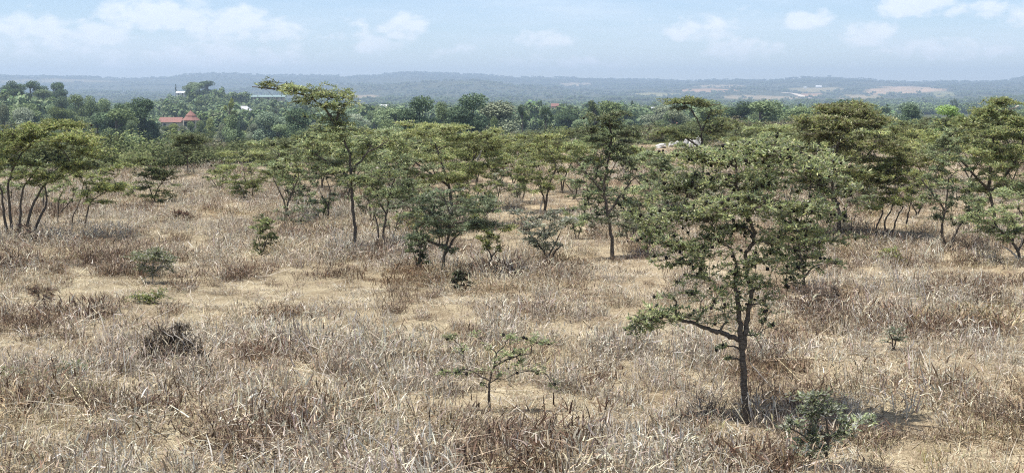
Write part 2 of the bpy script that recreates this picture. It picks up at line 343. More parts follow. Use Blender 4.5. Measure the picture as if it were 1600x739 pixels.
def build_grass():
    Ys = []; Xs = []
    for (y0, y1, dens) in ((5.5,14,21),(14,26,15),(26,45,9),(45,92,4.2)):
        w = .45*y1+4; n = int(2*w*(y1-y0)*dens); Xs.append(R.uniform(-w,w,n)); Ys.append(R.uniform(y0,y1,n))
    x, y = np.concatenate(Xs), np.concatenate(Ys)
    k = np.abs(x) < .45*y+4; x, y = x[k], y[k]
    r = np.hypot(x,y); px = CX + F*x/y
    edge = np.interp(px, [0, 500, 600, 900, 1030, 1100, 1200, 1600], [58, 58, 67, 84, 67, 67, 86, 86])
    cov = .38*vnoise(x,y,.45,1) + .34*vnoise(x,y,1.1,2) + .28*vnoise(x,y,2.3,3)
    z = ground(x,y); qx, qy = to_pix(x,y,z)
    bare = np.zeros(len(x))
    for (bx,by,a,b) in BARE: bare = np.maximum(bare, np.clip(1.3-((qx-bx)/a)**2-((qy-by)/b)**2, 0, 1))
    keep = (r < edge) & (cov + R.normal(0,.07,len(x)) - bare*.28 > .375 - .1*np.clip((r-25)/20,0,1))
    for (bx,by,a,b) in ((272,572,60,12),(1285,735,60,14),(766,650,22,12),(235,455,45,18),(1396,552,28,10),(10,592,50,8),(112,588,36,8),(62,472,30,8),(1166,668,16,10),(722,455,26,7),(408,405,24,7)): keep &= ~(((qx-bx)/a)**2+((qy-by)/b)**2 < 1)
    sparse = (r < edge) & ~keep & (R.random(len(x)) < .9)        # litter on the bare spots
    kind = vnoise(x,y,.28,11)+.3*vnoise(x,y,1.5,12); br = vnoise(x,y,.8,21)+.5*vnoise(x,y,2.2,22); ol = vnoise(x,y,.5,31)
    u = R.random(len(x)); t = np.where(u < np.clip((kind-.28)*1.7,.25,.9), R.integers(0,4,len(x)), R.integers(4,8,len(x)))
    t = np.where((br > .90) & (R.random(len(x)) < .75), R.integers(8,11,len(x)), t)
    dk = np.zeros(len(x))
    for (bx,by,a,b) in ((262,556,46,16),(330,668,46,14),(275,655,40,14),(60,462,40,10),(430,492,46,14),(400,570,36,14),(720,700,70,20),(600,640,34,12),(560,600,26,12),(160,690,60,14),(610,720,50,14),(1100,690,60,18),(1150,650,40,12),(1290,478,70,16),(1420,560,50,14),(1480,600,40,14),(1340,590,40,12),(1530,520,40,12),(170,410,50,8),(280,380,50,8),(540,440,40,9),(650,435,30,8),(920,600,50,14),(860,660,40,14),(1040,640,36,14),(1230,540,36,12),(480,660,50,14),(60,640,50,14),(820,560,40,12),(1000,430,50,8),(1450,440,60,8)):
        dk = np.maximum(dk, np.clip(1.4-((qx-bx)/a)**2-((qy-by)/b)**2, 0, 1))
    t = np.where(R.random(len(x)) < dk*.8, R.integers(8,11,len(x)), t); keep = keep | ((dk > .5) & (R.random(len(x)) < .7) & (bare < .5))
    t = np.where((ol > .78) & (R.random(len(x)) < .3), R.integers(15,17,len(x)), t)
    t = np.where(R.random(len(x)) < .015, R.integers(13,15,len(x)), t)
    t = np.where(R.random(len(x)) < .16, R.integers(11,13,len(x)), t)
    t = np.where(sparse, R.integers(11,13,len(x)), t)
    K = keep | sparse
    x,y,z,t,r,cov = x[K],y[K],z[K],t[K],r[K],cov[K]; n = len(x)
    s = R.uniform(.65,1.3,n)*np.interp(r,[0,25,60],[1.0,1.1,1.4])*np.interp(cov,[.38,.7],[.55,1.3])
    rot = np.stack([R.normal(0,.1,n),R.normal(0,.1,n),R.uniform(0,6.28,n)],-1)
    scl = np.stack([s,s,s*R.uniform(.8,1.2,n)],-1); scl[(t >= 8) & (t < 11)] *= 1.12
    o = scatter('dry_grass', temps, [M['grass']], np.stack([x,y,z],-1), rot, scl, t, label='dry grey and straw coloured grass covering the open field', cat='grass')
    print('grass', n)
build_grass()

# ------------------------------------------------------------------ plants grown from stems to foliage pads
YG  = [(.42,.45,.17),(.35,.39,.145),(.48,.48,.22),(.27,.31,.13)]
MG  = [(.26,.315,.15),(.215,.27,.13),(.32,.36,.175),(.36,.39,.18)]
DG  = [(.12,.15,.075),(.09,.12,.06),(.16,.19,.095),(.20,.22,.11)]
GG  = [(.26,.28,.19),(.34,.35,.26),(.18,.21,.13),(.44,.44,.36)]
BR  = [(.30,.30,.17),(.25,.255,.15),(.36,.35,.21),(.29,.33,.14)]
DK  = [(.03,.025,.02),(.05,.04,.03),(.04,.04,.025)]
def leaves(mb, P, D, k, L, W, cols, flat=.55, upb=.2, tone=None):
    n = len(P)*k
    if n == 0: return
    p = np.repeat(P, k, 0) + R.normal(0, .006, (n,3)); d = np.repeat(D, k, 0)
    r = unit(R.normal(0,1,(n,3))); r[:,2] *= flat
    d = unit(d*.5 + r + np.array([0,0,upb]))
    nn = unit(R.normal(0,.9,(n,3)) + np.array([0,0,1])); s = unit(np.cross(d, nn))
    l = (L*R.uniform(.65,1.35,n))[:,None]; w = (W*R.uniform(.7,1.3,n))[:,None]
    v = np.stack([p, p+d*l*.5+s*w*.5, p+d*l, p+d*l*.5-s*w*.5], 1).reshape(-1,3)
    mb.add(v, np.arange(n*4).reshape(n,4), np.repeat(np.clip(pal(cols, n, .2)*(np.repeat(tone, k)[:,None] if tone is not None else 1), .01, .6), 4, 0))
def thorns(mb, P, n, L, W):
    q = P[R.integers(0,len(P),n)]; d = unit(R.normal(0,1,(n,3))); s = unit(np.cross(d, R.normal(0,1,(n,3))))
    v = np.stack([q-s*W/2, q+s*W/2, q+d*L], 1).reshape(-1,3)
    mb.add(v, np.arange(n*3).reshape(n,3), np.repeat(pal([(.5,.48,.42),(.62,.6,.55)], n, .1), 3, 0))
def galls(mb, P, n, rad):
    q = P[R.integers(0,len(P),n)] + R.normal(0,.012,(n,3)); rr = R.uniform(.65,1.25,n)*rad
    v = (q[:,None,:] + ICO_V[None]*rr[:,None,None]*np.array([1,1,1.1])).reshape(-1,3)
    f = (ICO_F[None] + (np.arange(n)*12)[:,None,None]).reshape(-1,3)
    mb.add(v, f, np.repeat(pal([(.025,.02,.018),(.05,.038,.03),(.035,.03,.025)], n, .15), 12, 0))
def smooth_line(pts, sub=4, j=0.0):
    pts = np.asarray(pts, float); k = len(pts)
    if k < 3: t = np.linspace(0,1,sub+1)[:,None]; out = pts[0]*(1-t)+pts[-1]*t
    else:
        P = np.concatenate([[2*pts[0]-pts[1]], pts, [2*pts[-1]-pts[-2]]]); out=[]
        for i in range(k-1):
            a,b,c,d = P[i:i+4]
            for t in np.linspace(0,1,sub,endpoint=False): out.append(.5*((2*b)+(c-a)*t+(2*a-5*b+4*c-d)*t*t+(3*b-a-3*c+d)*t**3))
        out.append(pts[-1]); out = np.array(out)
    if j: out[1:-1] += R.normal(0,j,out[1:-1].shape)
    return out
def auto_pads(cr, n, shape='flat', size=1.0):
    x0,x1,yt,yb = cr; cx,hw,hh = (x0+x1)/2,(x1-x0)/2,(yb-yt); out=[]
    n = int(n*1.85)
    for i in range(n):
        t = ((i+R.random())/n)**1.15               # 0 top .. 1 bottom
        if shape == 'flat': w = .84 + .2*math.sin(math.pi*min(1,t*1.3)) if t < .6 else 1-.6*(t-.6)/.4
        elif shape == 'dome': w = math.sqrt(max(.08,1-(1-t)**2)) if t < .75 else 1-.5*(t-.75)/.25
        elif shape == 'vase': w = 1-.7*t
        else: w = math.sin(math.pi*(.12+.8*t))**.6
        u = R.uniform(-1,1); px = cx + u*hw*w*.92; dep = R.uniform(-1,1)*hw*w*.75*math.sqrt(1-min(1,u*u)*.8)
        rx = hw*R.uniform(.15,.29)*size
        out.append((px, yt + t*hh + rx*.1 + R.normal(0,hh*.03), rx, max(2.,rx*R.uniform(.14,.24)), dep))
    return out
TREES = []
def acacia(b, stems, pads, label, cols=MG, name='acacia_tree', cat='tree', group=None, r0=.03, dens=150, lf=(.045,.015), k=4, step=.035, twig=.004,
           gall=0, thorn=0, pale=None, flat=.55, upb=.2, wood='bark', seed=0, Y=None, bare=0.0, pad_top=None, stemname='trunk', crownname='crown', zig=.012, spread=1.3):
    """b: base position in the photo; stems: lists of photo positions (x, row[, depth in px]); pads: (x, row, half width, half height[, depth])."""
    global R
    R = np.random.default_rng(1000+seed)
    if Y is None: o0 = base(*b)
    else: o0 = at(b[0], b[1], Y); o0[2] = gz(o0[0], o0[1])
    Yt = o0[1]; s = Yt/F
    def W(q):
        dep = q[2]*s if len(q) > 2 else 0.
        return at(q[0], q[1], Yt) + np.array([0, dep, 0])
    root = empty(name, o0); tag(root, label, cat, group)
    crown = MB(); nodes = []; nrad = []
    H = max(.3, (b[1]-min([p[1] for p in pads] or [b[1]-50]))*s)
    for st in stems:
        pts = [W(q) for q in st]
        if st[0][1] >= b[1]-6: pts[0][2] = gz(pts[0][0], pts[0][1]) - .04
        ln = smooth_line(pts, 5, zig*.6*H/2.5); mb = MB()
        first = st[0][1] >= b[1]-6
        rr0 = r0 if first else r0*.7
        rad = np.linspace(1, .42, len(ln))**1.1*rr0; rad *= R.normal(1,.06,len(ln)); 
        if first: rad[0] *= 1.35; rad[1] *= 1.1
        tube(mb, ln, rad, 7 if Yt < 15 else 5)
        mb.obj(stemname, [M[wood]], root, o0, True)
        nodes += list(ln[1:]); nrad += list(rad[1:])
    limb = MB()
    if pale:                                             # bleached dead limbs
        for st in pale:
            pm = MB(); ln = smooth_line([W(q) for q in st], 4, .01); rad = np.linspace(1,.45,len(ln))*(max(.016, r0*.65) if Yt > 15 else .006); tube(pm, ln, rad, 5)
            tag(pm.obj('dead_branch', [M['pale_wood']], root, o0, True), 'pale bleached dead branch')
    P3 = []
    for p in pads:
        c = W((p[0], p[1], p[4] if len(p) > 4 else R.normal(0,.35)*p[2]))
        P3.append((c, p[2]*s*spread, p[3]*s*spread, p[5] if len(p) > 5 else 1.))
    ns = np.array(nodes)
    P3.sort(key=lambda q: np.min(np.linalg.norm(ns-q[0], axis=1)) if len(ns) else 0)
    LP, LD, LT = [], [], []
    for c, rx, rz, dn in P3:
        A = np.array(nodes); d = np.linalg.norm(A-c, axis=1) + 1.6*np.maximum(0, A[:,2]-c[2]+.04) + .35*np.abs(A[:,2]-c[2])*0
        i = int(np.argmin(d)); p = A[i]; r_in = nrad[i]
        ln_ = np.linalg.norm(c-p); mid = p + (c-p)*.45 + np.array([0,0,.13*ln_]) + R.normal(0,.06*ln_,3)
        path = smooth_line([p, mid, c + np.array([0,0,-rz*.3])], 4, zig*ln_*1.5)
        rb = min(r_in*.8, max(twig*2.2, r0*.33)); rad = np.linspace(rb, max(twig*1.2, rb*.4), len(path))
        tube(limb, path, rad, 5 if rb > .008 else 4)
        nodes += list(path[2:]); nrad += list(rad[2:])
        nt = int(max(4, dens*dn*math.pi*rx*rx*.8)); tone = float(np.clip(R.normal(1.02,.24),.5,1.6))
        for _ in range(nt):
            g = unit(R.normal(0,1,3))*R.random()**.4
            e = c + g*np.array([rx, rx*.85, rz])*(1.5 if R.random() < .15 else 1)
            q = path[R.integers(len(path)//2, len(path))]
            if R.random() < .35 and len(LP) and len(LP[-1]): q = LP[-1][R.integers(len(LP[-1]))]
            m = q+(e-q)*.5 + R.normal(0,.12,3)*np.linalg.norm(e-q) + np.array([0,0,.04*rx])
            seg = np.array([q, m, e]); tl = np.linalg.norm(e-q)
            tube(limb, seg, [twig, twig*.8, twig*.45], 3)
            if R.random() < bare: continue
            nn = int(max(3, min(14, tl/step))); t = np.linspace(.3,1,nn)[:,None]
            pp = np.where(t < .5, q+(m-q)*t*2, m+(e-m)*(t*2-1)); LP.append(pp); LD.append(np.repeat(unit((e-q)[None]), nn, 0)); LT.append(np.full(nn, tone*R.uniform(.85,1.15)))
    if LP:
        P = np.concatenate(LP); D = np.concatenate(LD)
        leaves(crown, P, D, k, lf[0], lf[1], cols, flat, upb, np.concatenate(LT))
        if thorn: thorns(crown, P, int(len(P)*thorn), lf[0]*1.1, max(.0035, twig*.9))
        if gall: galls(crown, P, int(gall*1.5), max(.0145, .0008*Yt))
        crown.obj(crownname, [M['leaf']], root, o0)
    if limb.n: limb.obj('branches', [M[wood]], root, o0, False)
    TREES.append(root); return root

MID = dict(lf=(.062,.016), k=6, step=.045, twig=.0045, dens=104, bare=.15)
# the nearest tree
acacia((1166,660), [[(1166,662),(1162,600),(1160,545),(1155,500),(1150,450),(1150,410)],
                    [(1160,545),(1168,500),(1172,450),(1166,400),(1178,372),(1168,335),(1152,290),(1150,255)],
                    [(1157,532),(1130,520),(1106,513),(1075,502),(1040,495),(1005,498)]],
   [(1100,250,60,16),(1180,236,66,16),(1255,258,58,16),(1060,290,52,18),(1128,285,56,18),(1200,290,56,18),(1285,290,48,16),
    (1030,338,42,18),(1095,335,50,18),(1165,325,44,16),(1245,335,50,18),(1303,335,36,16),(1048,380,40,14),(1120,372,40,14),(1205,378,36,14),(1275,378,40,14,8),
    (1150,250,50,14,70),(1220,260,50,14,80),(1080,300,50,16,80),(1180,310,50,16,-80),(1110,320,46,16,-75),(1250,315,46,16,-60),(1010,375,26,12),(1330,300,22,10),
    (1030,365,44,14,30,.8),(1075,385,44,13,-30,.8),(1160,360,50,14,60,.8),(1235,352,44,14,-50,.8),(1300,372,40,12,20,.8),(1240,400,40,11,40,.7),(1100,402,40,11,30,.7),(1000,345,30,12,20,.8),(1325,335,26,11,0,.8),(990,300,22,9,10,.7),(1345,318,18,8,0,.7),(1080,232,34,9,0,.9),(1215,222,40,9,0,.9),(1145,222,30,8,0,.9),(1290,250,34,9,20,.9),(1090,425,26,9,-20,1.),(1060,440,16,7,0,1.),(1110,440,30,9,20,1.),(1175,430,30,10,-30,.6),(1240,430,30,9,20,1.),(1285,420,18,8,0,1.),(1130,475,20,8,-10,1.),(1185,470,20,8,-10,1.),(1215,445,18,8,0,.4),(1195,500,12,8,0,.4),(1170,400,50,12,-60,.8),(1085,458,24,9,10,1.1),(1052,462,20,8,0,1.1),(1118,448,26,9,0,1.),(1138,500,16,7,0,.9),(1185,520,12,6,0,.7),(1130,540,10,5,0,.6),(1205,462,22,9,0,1.),(1065,415,36,11,40,1.),(1030,405,26,9,0,.8),(1300,405,30,10,-20,.8),(1255,445,24,8,30,.8),(1100,470,20,8,20,.8),(1145,425,44,11,-20,.7),(1215,412,34,9,0,.6),(1270,400,26,9,0,.5),(1075,412,26,9,0,.6),(1120,455,26,8,-20,.6),(1190,450,26,8,10,.5),
    (1000,500,32,16,0,2.6),(1035,490,32,14,0,2.5),(1068,495,26,10,0,1.5),(1020,512,26,8,10,1.4),(985,520,14,8,0,.8),(1095,490,14,7,0,.6),
    (1205,482,20,7,0,.8),(1215,512,18,11,0,.7),(1190,445,24,9,20,.9),(1135,560,8,5,0,.3)],
   'largest and nearest acacia, dark forked trunk with one low branch reaching left', cols=YG+YG+MG+MG+GG[:2]+DG[2:3], r0=.034, dens=122, lf=(.038,.012), k=6, step=.027, twig=.0028, gall=560, thorn=.8, bare=.16, spread=1.17, seed=1)
# left edge group
acacia((22,376), [[(20,378),(16,330),(14,285),(30,245),(50,225)],[(30,376),(32,335),(36,295),(60,262)],[(36,372),(48,330),(66,295),(92,262),(120,250)],[(16,374),(6,335),(2,300),(-8,262)],[(42,374),(60,345),(72,318),(70,285)]],
   auto_pads((-60,140,196,290),22,'flat',.8)+[(90,196,34,7),(60,200,30,8),(120,215,30,8),(140,240,26,7),(30,215,40,10),(110,262,34,8)],
   'many stemmed acacia at the left edge with a bleached limb arching over its crown', cols=YG[1:2]+MG+MG, r0=.032, gall=40, seed=2, pale=[[(14,238),(34,222),(52,205),(78,194)]], **MID)
acacia((90,350), [[(90,352),(91,330),(93,310),(100,295)],[(91,335),(110,315),(118,300)]], auto_pads((60,130,268,318),9,'dome'), 'small low acacia between the left edge tree and two bent thin trunks', cols=MG, r0=.02, gall=10, seed=3, **MID)
acacia((122,357), [[(113,357),(114,338),(122,322),(128,300),(130,285)],[(132,358),(136,335),(142,316),(158,304),(172,298)]], auto_pads((100,200,258,316),12,'vase')+[(165,296,28,6),(185,290,18,5)], 'slender acacia on two bent dark stems right of the left edge tree', cols=MG+YG[:1], r0=.02, gall=14, seed=4, **MID)
acacia((66,332), [[(66,333),(68,310),(66,290)]], auto_pads((40,110,250,300),9,'flat'), 'straight stemmed acacia standing behind the left edge tree', cols=MG, r0=.022, seed=5, **MID)
acacia((238,322), [[(238,324),(236,300),(226,278)],[(238,322),(246,296),(258,280)]], auto_pads((196,288,262,318),14,'dome')+[(222,250,26,7),(262,270,20,6)], 'spreading thorn bush left of the lone little umbrella tree', cols=MG+GG[2:3]+DG, r0=.024, gall=18, seed=6, **MID)
acacia((218,268), [[(218,268),(219,256),(218,248)]], auto_pads((190,250,238,262),8,'flat'), 'low yellow-green acacia top behind the spreading thorn bush', cols=YG, r0=.02, seed=7, **MID)
acacia((293,273), [[(294,275),(293,252),(293,234)],[(293,250),(280,232)],[(293,246),(306,230)]], [(282,214,18,4),(300,212,18,4),(315,220,14,4),(275,226,13,4),(294,222,20,5),(308,231,12,4),(290,236,14,4)], 'lone little umbrella shaped tree with one straight trunk at the field edge', cols=DG+MG, r0=.03, seed=8, **MID)
acacia((383,315), [[(383,317),(378,296),(368,283)],[(386,316),(384,292),(382,270),(380,250)],[(396,315),(395,296),(402,284)]], auto_pads((330,440,238,302),17,'flat'), 'wide acacia with several short stems and a dead forked top', cols=YG+MG, r0=.024, gall=12, seed=9, **MID)
acacia((463,325), [[(463,327),(462,305),(458,292)],[(463,325),(470,300),(476,288)]], auto_pads((438,488,278,318),12,'dome'), 'small almost black dense bush among paler acacias', cols=DK+DG[:2], name='dark_bush', cat='bush', r0=.022, seed=10, dens=190, lf=(.05,.02), k=5, step=.05, twig=.007)
acacia((408,400), [[(408,402),(407,385),(402,368)],[(408,400),(415,380),(422,366)]], auto_pads((380,438,340,386),12,'dome')+[(405,392,12,10,0)], 'low green shrub alone in the grass below the black bush', cols=MG+DG+GG[2:3], name='shrub', cat='shrub', r0=.016, seed=11, **MID)
acacia((556,397), [[(556,399),(555,355),(550,310),(548,268),(546,240),(535,216),(524,196)],[(548,268),(575,240),(605,222)],[(548,280),(515,255),(490,240)],[(524,196),(506,168),(476,150),(432,140),(394,136)],[(524,196),(532,170),(548,156)]],
   [(406,136,16,3,0,.42),(432,134,24,4,0,.48),(460,139,30,5,0,.48),(490,144,32,6,0,.5),(520,150,32,7,0,.5),(545,160,20,6,0,.48),(478,158,26,6,0,.36),(508,166,30,8,0,.5),(535,176,24,8,0,.5),(552,152,14,4,0,.42),(500,184,22,6,0,.42),(530,192,26,8,0,.7),(515,204,30,8,0,.7)]
   + auto_pads((470,640,205,285),22,'flat',.85), 'tallest slim acacia whose leaning leafy arm rises above the horizon', cols=MG+YG[:2]+GG[2:3], r0=.035, gall=60, thorn=.1, seed=12, **MID)
acacia((598,386), [[(598,388),(600,358),(604,332),(610,300),(620,270)],[(604,335),(590,312),(580,290)],[(590,386),(591,360),(585,335)]], auto_pads((560,680,238,318),18,'flat'), 'thin twin stemmed acacia just right of the tallest slim acacia', cols=MG+DG[2:], r0=.027, gall=30, seed=13, **MID)
acacia((513,346), [[(513,348),(513,322),(516,298),(510,280)],[(513,322),(500,300)]], auto_pads((462,540,245,318),14,'dome'), 'thin acacia between the black bush and the tallest slim acacia', cols=GG[2:3]+MG, r0=.024, gall=10, seed=14, **MID)
acacia((580,350), [[(580,352),(578,325),(574,300)],[(580,350),(588,320)]], auto_pads((545,620,260,325),12,'dome'), 'shaded acacia standing behind the slim straight trunk', cols=MG, r0=.024, seed=15, **MID)
acacia((692,437), [[(692,440),(693,410),(697,385),(704,350),(700,325)],[(696,396),(712,370),(735,350)],[(697,385),(672,378),(650,368)],[(704,350),(740,345),(772,352)]],
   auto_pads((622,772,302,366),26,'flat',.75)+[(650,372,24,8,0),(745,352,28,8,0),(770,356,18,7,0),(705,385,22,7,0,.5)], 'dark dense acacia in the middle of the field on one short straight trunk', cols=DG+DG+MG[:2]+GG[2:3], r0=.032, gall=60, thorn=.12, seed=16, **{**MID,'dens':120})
acacia((655,426), [[(655,428),(656,400),(660,372)],[(655,426),(648,400)]], auto_pads((634,676,365,420),11,'col'), 'narrow leafy young acacia left of the short straight trunk', cols=DG+GG[2:3], r0=.018, gall=10, seed=17, **MID)
acacia((706,356), [[(706,358),(706,320),(700,285),(690,255),(680,225)],[(700,285),(735,255),(750,225)],[(700,290),(660,262),(630,240)]], auto_pads((588,800,192,285),34,'flat',.75), 'broad flat topped acacia with the widest yellow-green crown in the middle', cols=YG+YG+MG, r0=.045, gall=60, thorn=.05, seed=18, pale=[[(580,265),(605,262),(632,270)],[(745,250),(752,235),(753,222)]], **MID)
acacia((762,432), [[(762,434),(764,412),(768,402),(760,385),(757,368)],[(768,402),(778,390),(790,382)]], auto_pads((735,805,352,392),10,'vase'), 'young light green acacia with a thin forked trunk in mid field', cols=YG[1:]+GG[2:3], r0=.018, gall=10, seed=19, **MID)
acacia((862,416), [[(862,418),(852,396),(838,378),(826,362)],[(856,402),(868,380),(876,362)],[(862,414),(866,395),(880,382)]], auto_pads((795,905,330,388),18,'vase'), 'grey-green thorn shrub leaning left on crooked dark stems', cols=GG, name='thorn_shrub', cat='shrub', r0=.026, gall=20, thorn=.4, seed=20, wood='bark', **{**MID,'dens':80})
acacia((850,335), [[(850,337),(853,318),(858,290),(868,262),(862,240)],[(852,320),(845,290),(842,262)]], auto_pads((788,905,206,300),26,'flat',.8), 'yellow-green acacia with a bleached stick leaning on its dark trunk', cols=YG+MG, r0=.038, gall=25, seed=21, pale=[[(842,336),(846,315),(852,296)]], **MID)
acacia((957,406), [[(957,408),(956,372),(950,335),(944,300),(948,260),(955,225),(952,190)],[(950,335),(970,305),(990,280)],[(944,300),(915,270),(900,250)]], auto_pads((884,1015,210,345),40,'dome',.7)+[(940,184,22,5,0),(965,180,18,5,0),(955,195,24,6,0),(920,204,24,7,0),(985,206,24,7,0)], 'tall dark green acacia with a small tuft above its dense crown', cols=DG+MG, r0=.036, gall=60, thorn=.08, seed=22, **MID)
acacia((928,342), [[(928,344),(922,325),(916,305)],[(928,342),(936,318)]], auto_pads((895,965,270,325),12,'dome'), 'small grey-green acacia behind the trunk of the tall dark acacia', cols=MG+GG[2:3], r0=.024, seed=23, **MID)
acacia((1097,300), [[(1097,302),(1098,262),(1097,228),(1094,196),(1080,172)],[(1096,205),(1106,185),(1112,172)],[(1097,232),(1070,215),(1045,206)]], [(1050,160,22,4,0,.6),(1078,158,24,5,0,.7),(1100,164,20,6,0,.8),(1118,178,16,6,0,.7),(1108,188,14,5,0,.7),(1066,170,18,4,0,.5),(1045,205,24,5,0,.6),(1072,214,26,6,0,.6),(1115,205,20,6,0,.7),(1130,195,18,5,0,.6),(1100,235,30,8,0,.7),(1030,212,16,4,0,.5)], 'open crowned dark acacia standing over the white stones', cols=DG+BR[:1]+MG, r0=.045, gall=30, seed=24, **MID)
acacia((1312,372), [[(1312,374),(1310,330),(1300,290),(1306,245),(1312,215)],[(1306,300),(1345,255),(1370,225)],[(1308,320),(1265,270),(1245,225)]], auto_pads((1198,1444,166,285),56,'dome',.7)+[(1350,166,18,8),(1290,172,20,7),(1255,188,22,7),(1345,158,8,8)], 'wide dome shaped brownish acacia with a pale dead branch in its crown', cols=BR+BR+MG+DG[3:], r0=.045, gall=80, thorn=.15, seed=25, pale=[[(1298,248),(1303,232),(1308,224),(1316,213),(1322,207)]], **MID)
acacia((1384,378), [[(1390,380),(1384,362),(1383,345),(1392,330),(1398,312)],[(1391,379),(1396,360),(1402,340),(1412,322)],[(1366,376),(1370,355),(1378,335),(1380,318)],[(1416,350),(1420,330),(1424,315)]], auto_pads((1318,1450,258,325),22,'flat',.8), 'yellow-green acacia on four thin splayed dark stems', cols=YG+MG, r0=.026, gall=30, seed=26, **MID)
acacia((1480,393), [[(1480,395),(1474,375),(1472,352),(1478,320),(1482,280)],[(1480,390),(1490,370),(1500,352),(1515,330)],[(1478,330),(1455,300),(1440,280)]], auto_pads((1430,1535,205,350),34,'dome',.75), 'tall dark acacia with a forked V shaped trunk right of four splayed stems', cols=DG+MG+MG, r0=.034, gall=40, seed=27, **MID)
acacia((1592,412), [[(1592,414),(1590,392),(1578,374),(1560,358),(1535,345)],[(1590,395),(1602,370),(1610,345)],[(1582,382),(1584,360),(1576,340)]], auto_pads((1505,1650,295,372),20,'flat',.8)+[(1525,345,22,8,0),(1540,360,18,7,0)], 'crooked acacia at the right edge with pale bare lower branches', cols=MG+YG[:1], r0=.032, gall=25, seed=28, pale=[[(1592,405),(1580,392),(1566,384)],[(1588,395),(1596,378),(1592,365)]], **MID)
acacia((1556,368), [[(1556,370),(1552,330),(1545,290),(1550,240),(1555,200)],[(1550,300),(1585,255),(1600,215)],[(1548,300),(1510,260),(1490,230)]], auto_pads((1462,1660,168,300),46,'dome',.7)+[(1570,160,30,6),(1540,172,24,7),(1510,190,26,7)], 'biggest bright green acacia crown at the upper right behind the crooked one', cols=YG+MG+MG, r0=.045, gall=50, seed=29, pale=[[(1560,178),(1578,172),(1592,166)]], **MID)
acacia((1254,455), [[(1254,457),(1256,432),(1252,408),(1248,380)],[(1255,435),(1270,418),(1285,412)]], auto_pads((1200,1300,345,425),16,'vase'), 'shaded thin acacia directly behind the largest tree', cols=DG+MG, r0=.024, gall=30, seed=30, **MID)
# saplings and shrubs in the grass
acacia((766,645), [[(766,648),(764,618),(766,590),(772,572),(776,552),(788,540)],[(765,594),(752,588),(735,578),(715,577)],[(772,572),(800,558),(830,552)]], [(706,526,16,6,0),(722,542,12,5,0),(798,526,18,7,0),(835,530,16,6,0),(856,536,14,6,0),(796,552,18,7,0),(812,565,14,6,0),(842,578,14,6,0),(868,604,9,5,0),(712,582,16,6,0),(690,582,12,5,0),(745,520,14,4,0,.5),(815,548,14,5,0),(778,560,14,8,0,.7),(760,545,12,7,0,.5),(750,600,10,7,0,.5),(785,590,14,8,0,.5)], 'sparse knee high acacia sapling in front of the grass with tiny green tips', cols=YG+MG, name='acacia_sapling', cat='sapling', r0=.013, dens=430, lf=(.03,.01), k=4, step=.025, twig=.003, gall=16, thorn=.3, seed=31, spread=1.15)
acacia((1290,735), [[(1290,738),(1292,705),(1294,680),(1290,650)],[(1293,690),(1275,660),(1262,640)],[(1294,685),(1320,668),(1345,660)],[(1292,700),(1255,680),(1230,665)]], [(1265,622,22,10,0),(1290,615,16,9,0),(1295,640,22,12,0),(1270,645,22,11,0),(1320,655,20,9,0),(1345,655,20,8,0),(1365,655,10,7,0),(1310,680,22,10,0),(1275,680,24,11,0),(1235,660,18,9,0),(1220,672,12,8,0),(1265,710,22,10,0),(1285,700,18,9,0),(1250,690,16,9,0)], 'low grey-green shrub with whitish twigs at the bottom right of the largest tree', cols=[(.30,.33,.22),(.38,.40,.30),(.24,.28,.17),(.48,.48,.40)]+MG[2:], name='shrub', cat='shrub', r0=.013, dens=330, lf=(.042,.014), k=5, step=.03, twig=.004, thorn=.5, seed=32, bare=.12)
acacia((240,442), [[(240,444),(238,425),(240,405),(246,380)],[(240,430),(252,412),(262,402)],[(240,430),(225,412)]], [(232,402,24,8,0),(257,405,18,8,0),(214,399,14,6,0),(264,416,12,7,0),(240,426,16,8,0),(224,416,14,7,0),(246,392,16,6,0)], 'thin scraggly shrub with bare pale stems in the left grass', cols=DG+GG, name='shrub', cat='shrub', r0=.011, dens=280, lf=(.04,.014), k=4, step=.035, twig=.0035, thorn=.3, wood='pale_wood', seed=33)
acacia((228,474), [[(228,476),(228,468)],[(226,475),(212,465)],[(230,475),(245,462)]], [(212,466,16,7,0),(232,468,18,8,0),(248,460,14,7,0)], 'low yellow-green weed in front of the scraggly shrub', cols=YG+MG+GG, name='weed', cat='plant', r0=.007, dens=330, lf=(.045,.016), k=3, step=.035, twig=.003, seed=34, stemname='stem', crownname='foliage')
acacia((1395,546), [[(1395,547),(1394,530),(1388,518)],[(1395,546),(1402,526),(1410,516)]], [(1390,514,14,7,0),(1405,514,12,6,0),(1396,528,16,7,0),(1386,532,10,6,0)], 'small dark green shrub alone in the grass right of the largest tree', cols=DG+GG, name='shrub', cat='shrub', r0=.01, dens=200, lf=(.038,.012), k=4, step=.03, twig=.0035, seed=35)
acacia((1390,412), [[(1390,413),(1388,400)],[(1390,412),(1402,400)],[(1390,412),(1376,402)]], auto_pads((1362,1418,388,410),9,'dome'), 'low light green bush in the grass below the four splayed stems', cols=YG+GG[2:3], name='low_foliage', cat='bush', r0=.012, seed=36, dens=160, lf=(.06,.022), k=4, step=.045, twig=.004)
acacia((722,452), [[(722,453),(721,440)],[(722,452),(735,440)],[(722,452),(710,438)]], auto_pads((700,745,424,450),9,'dome'), 'squat near-black foliage standing in for the shadow under the dark dense acacia', cols=DK+DG[:1]+GG[2:3], name='low_foliage', cat='bush', r0=.012, seed=37, dens=160, lf=(.05,.016), k=5, step=.04, twig=.006)  # near-black clump added in place of the acacia's cast shadow
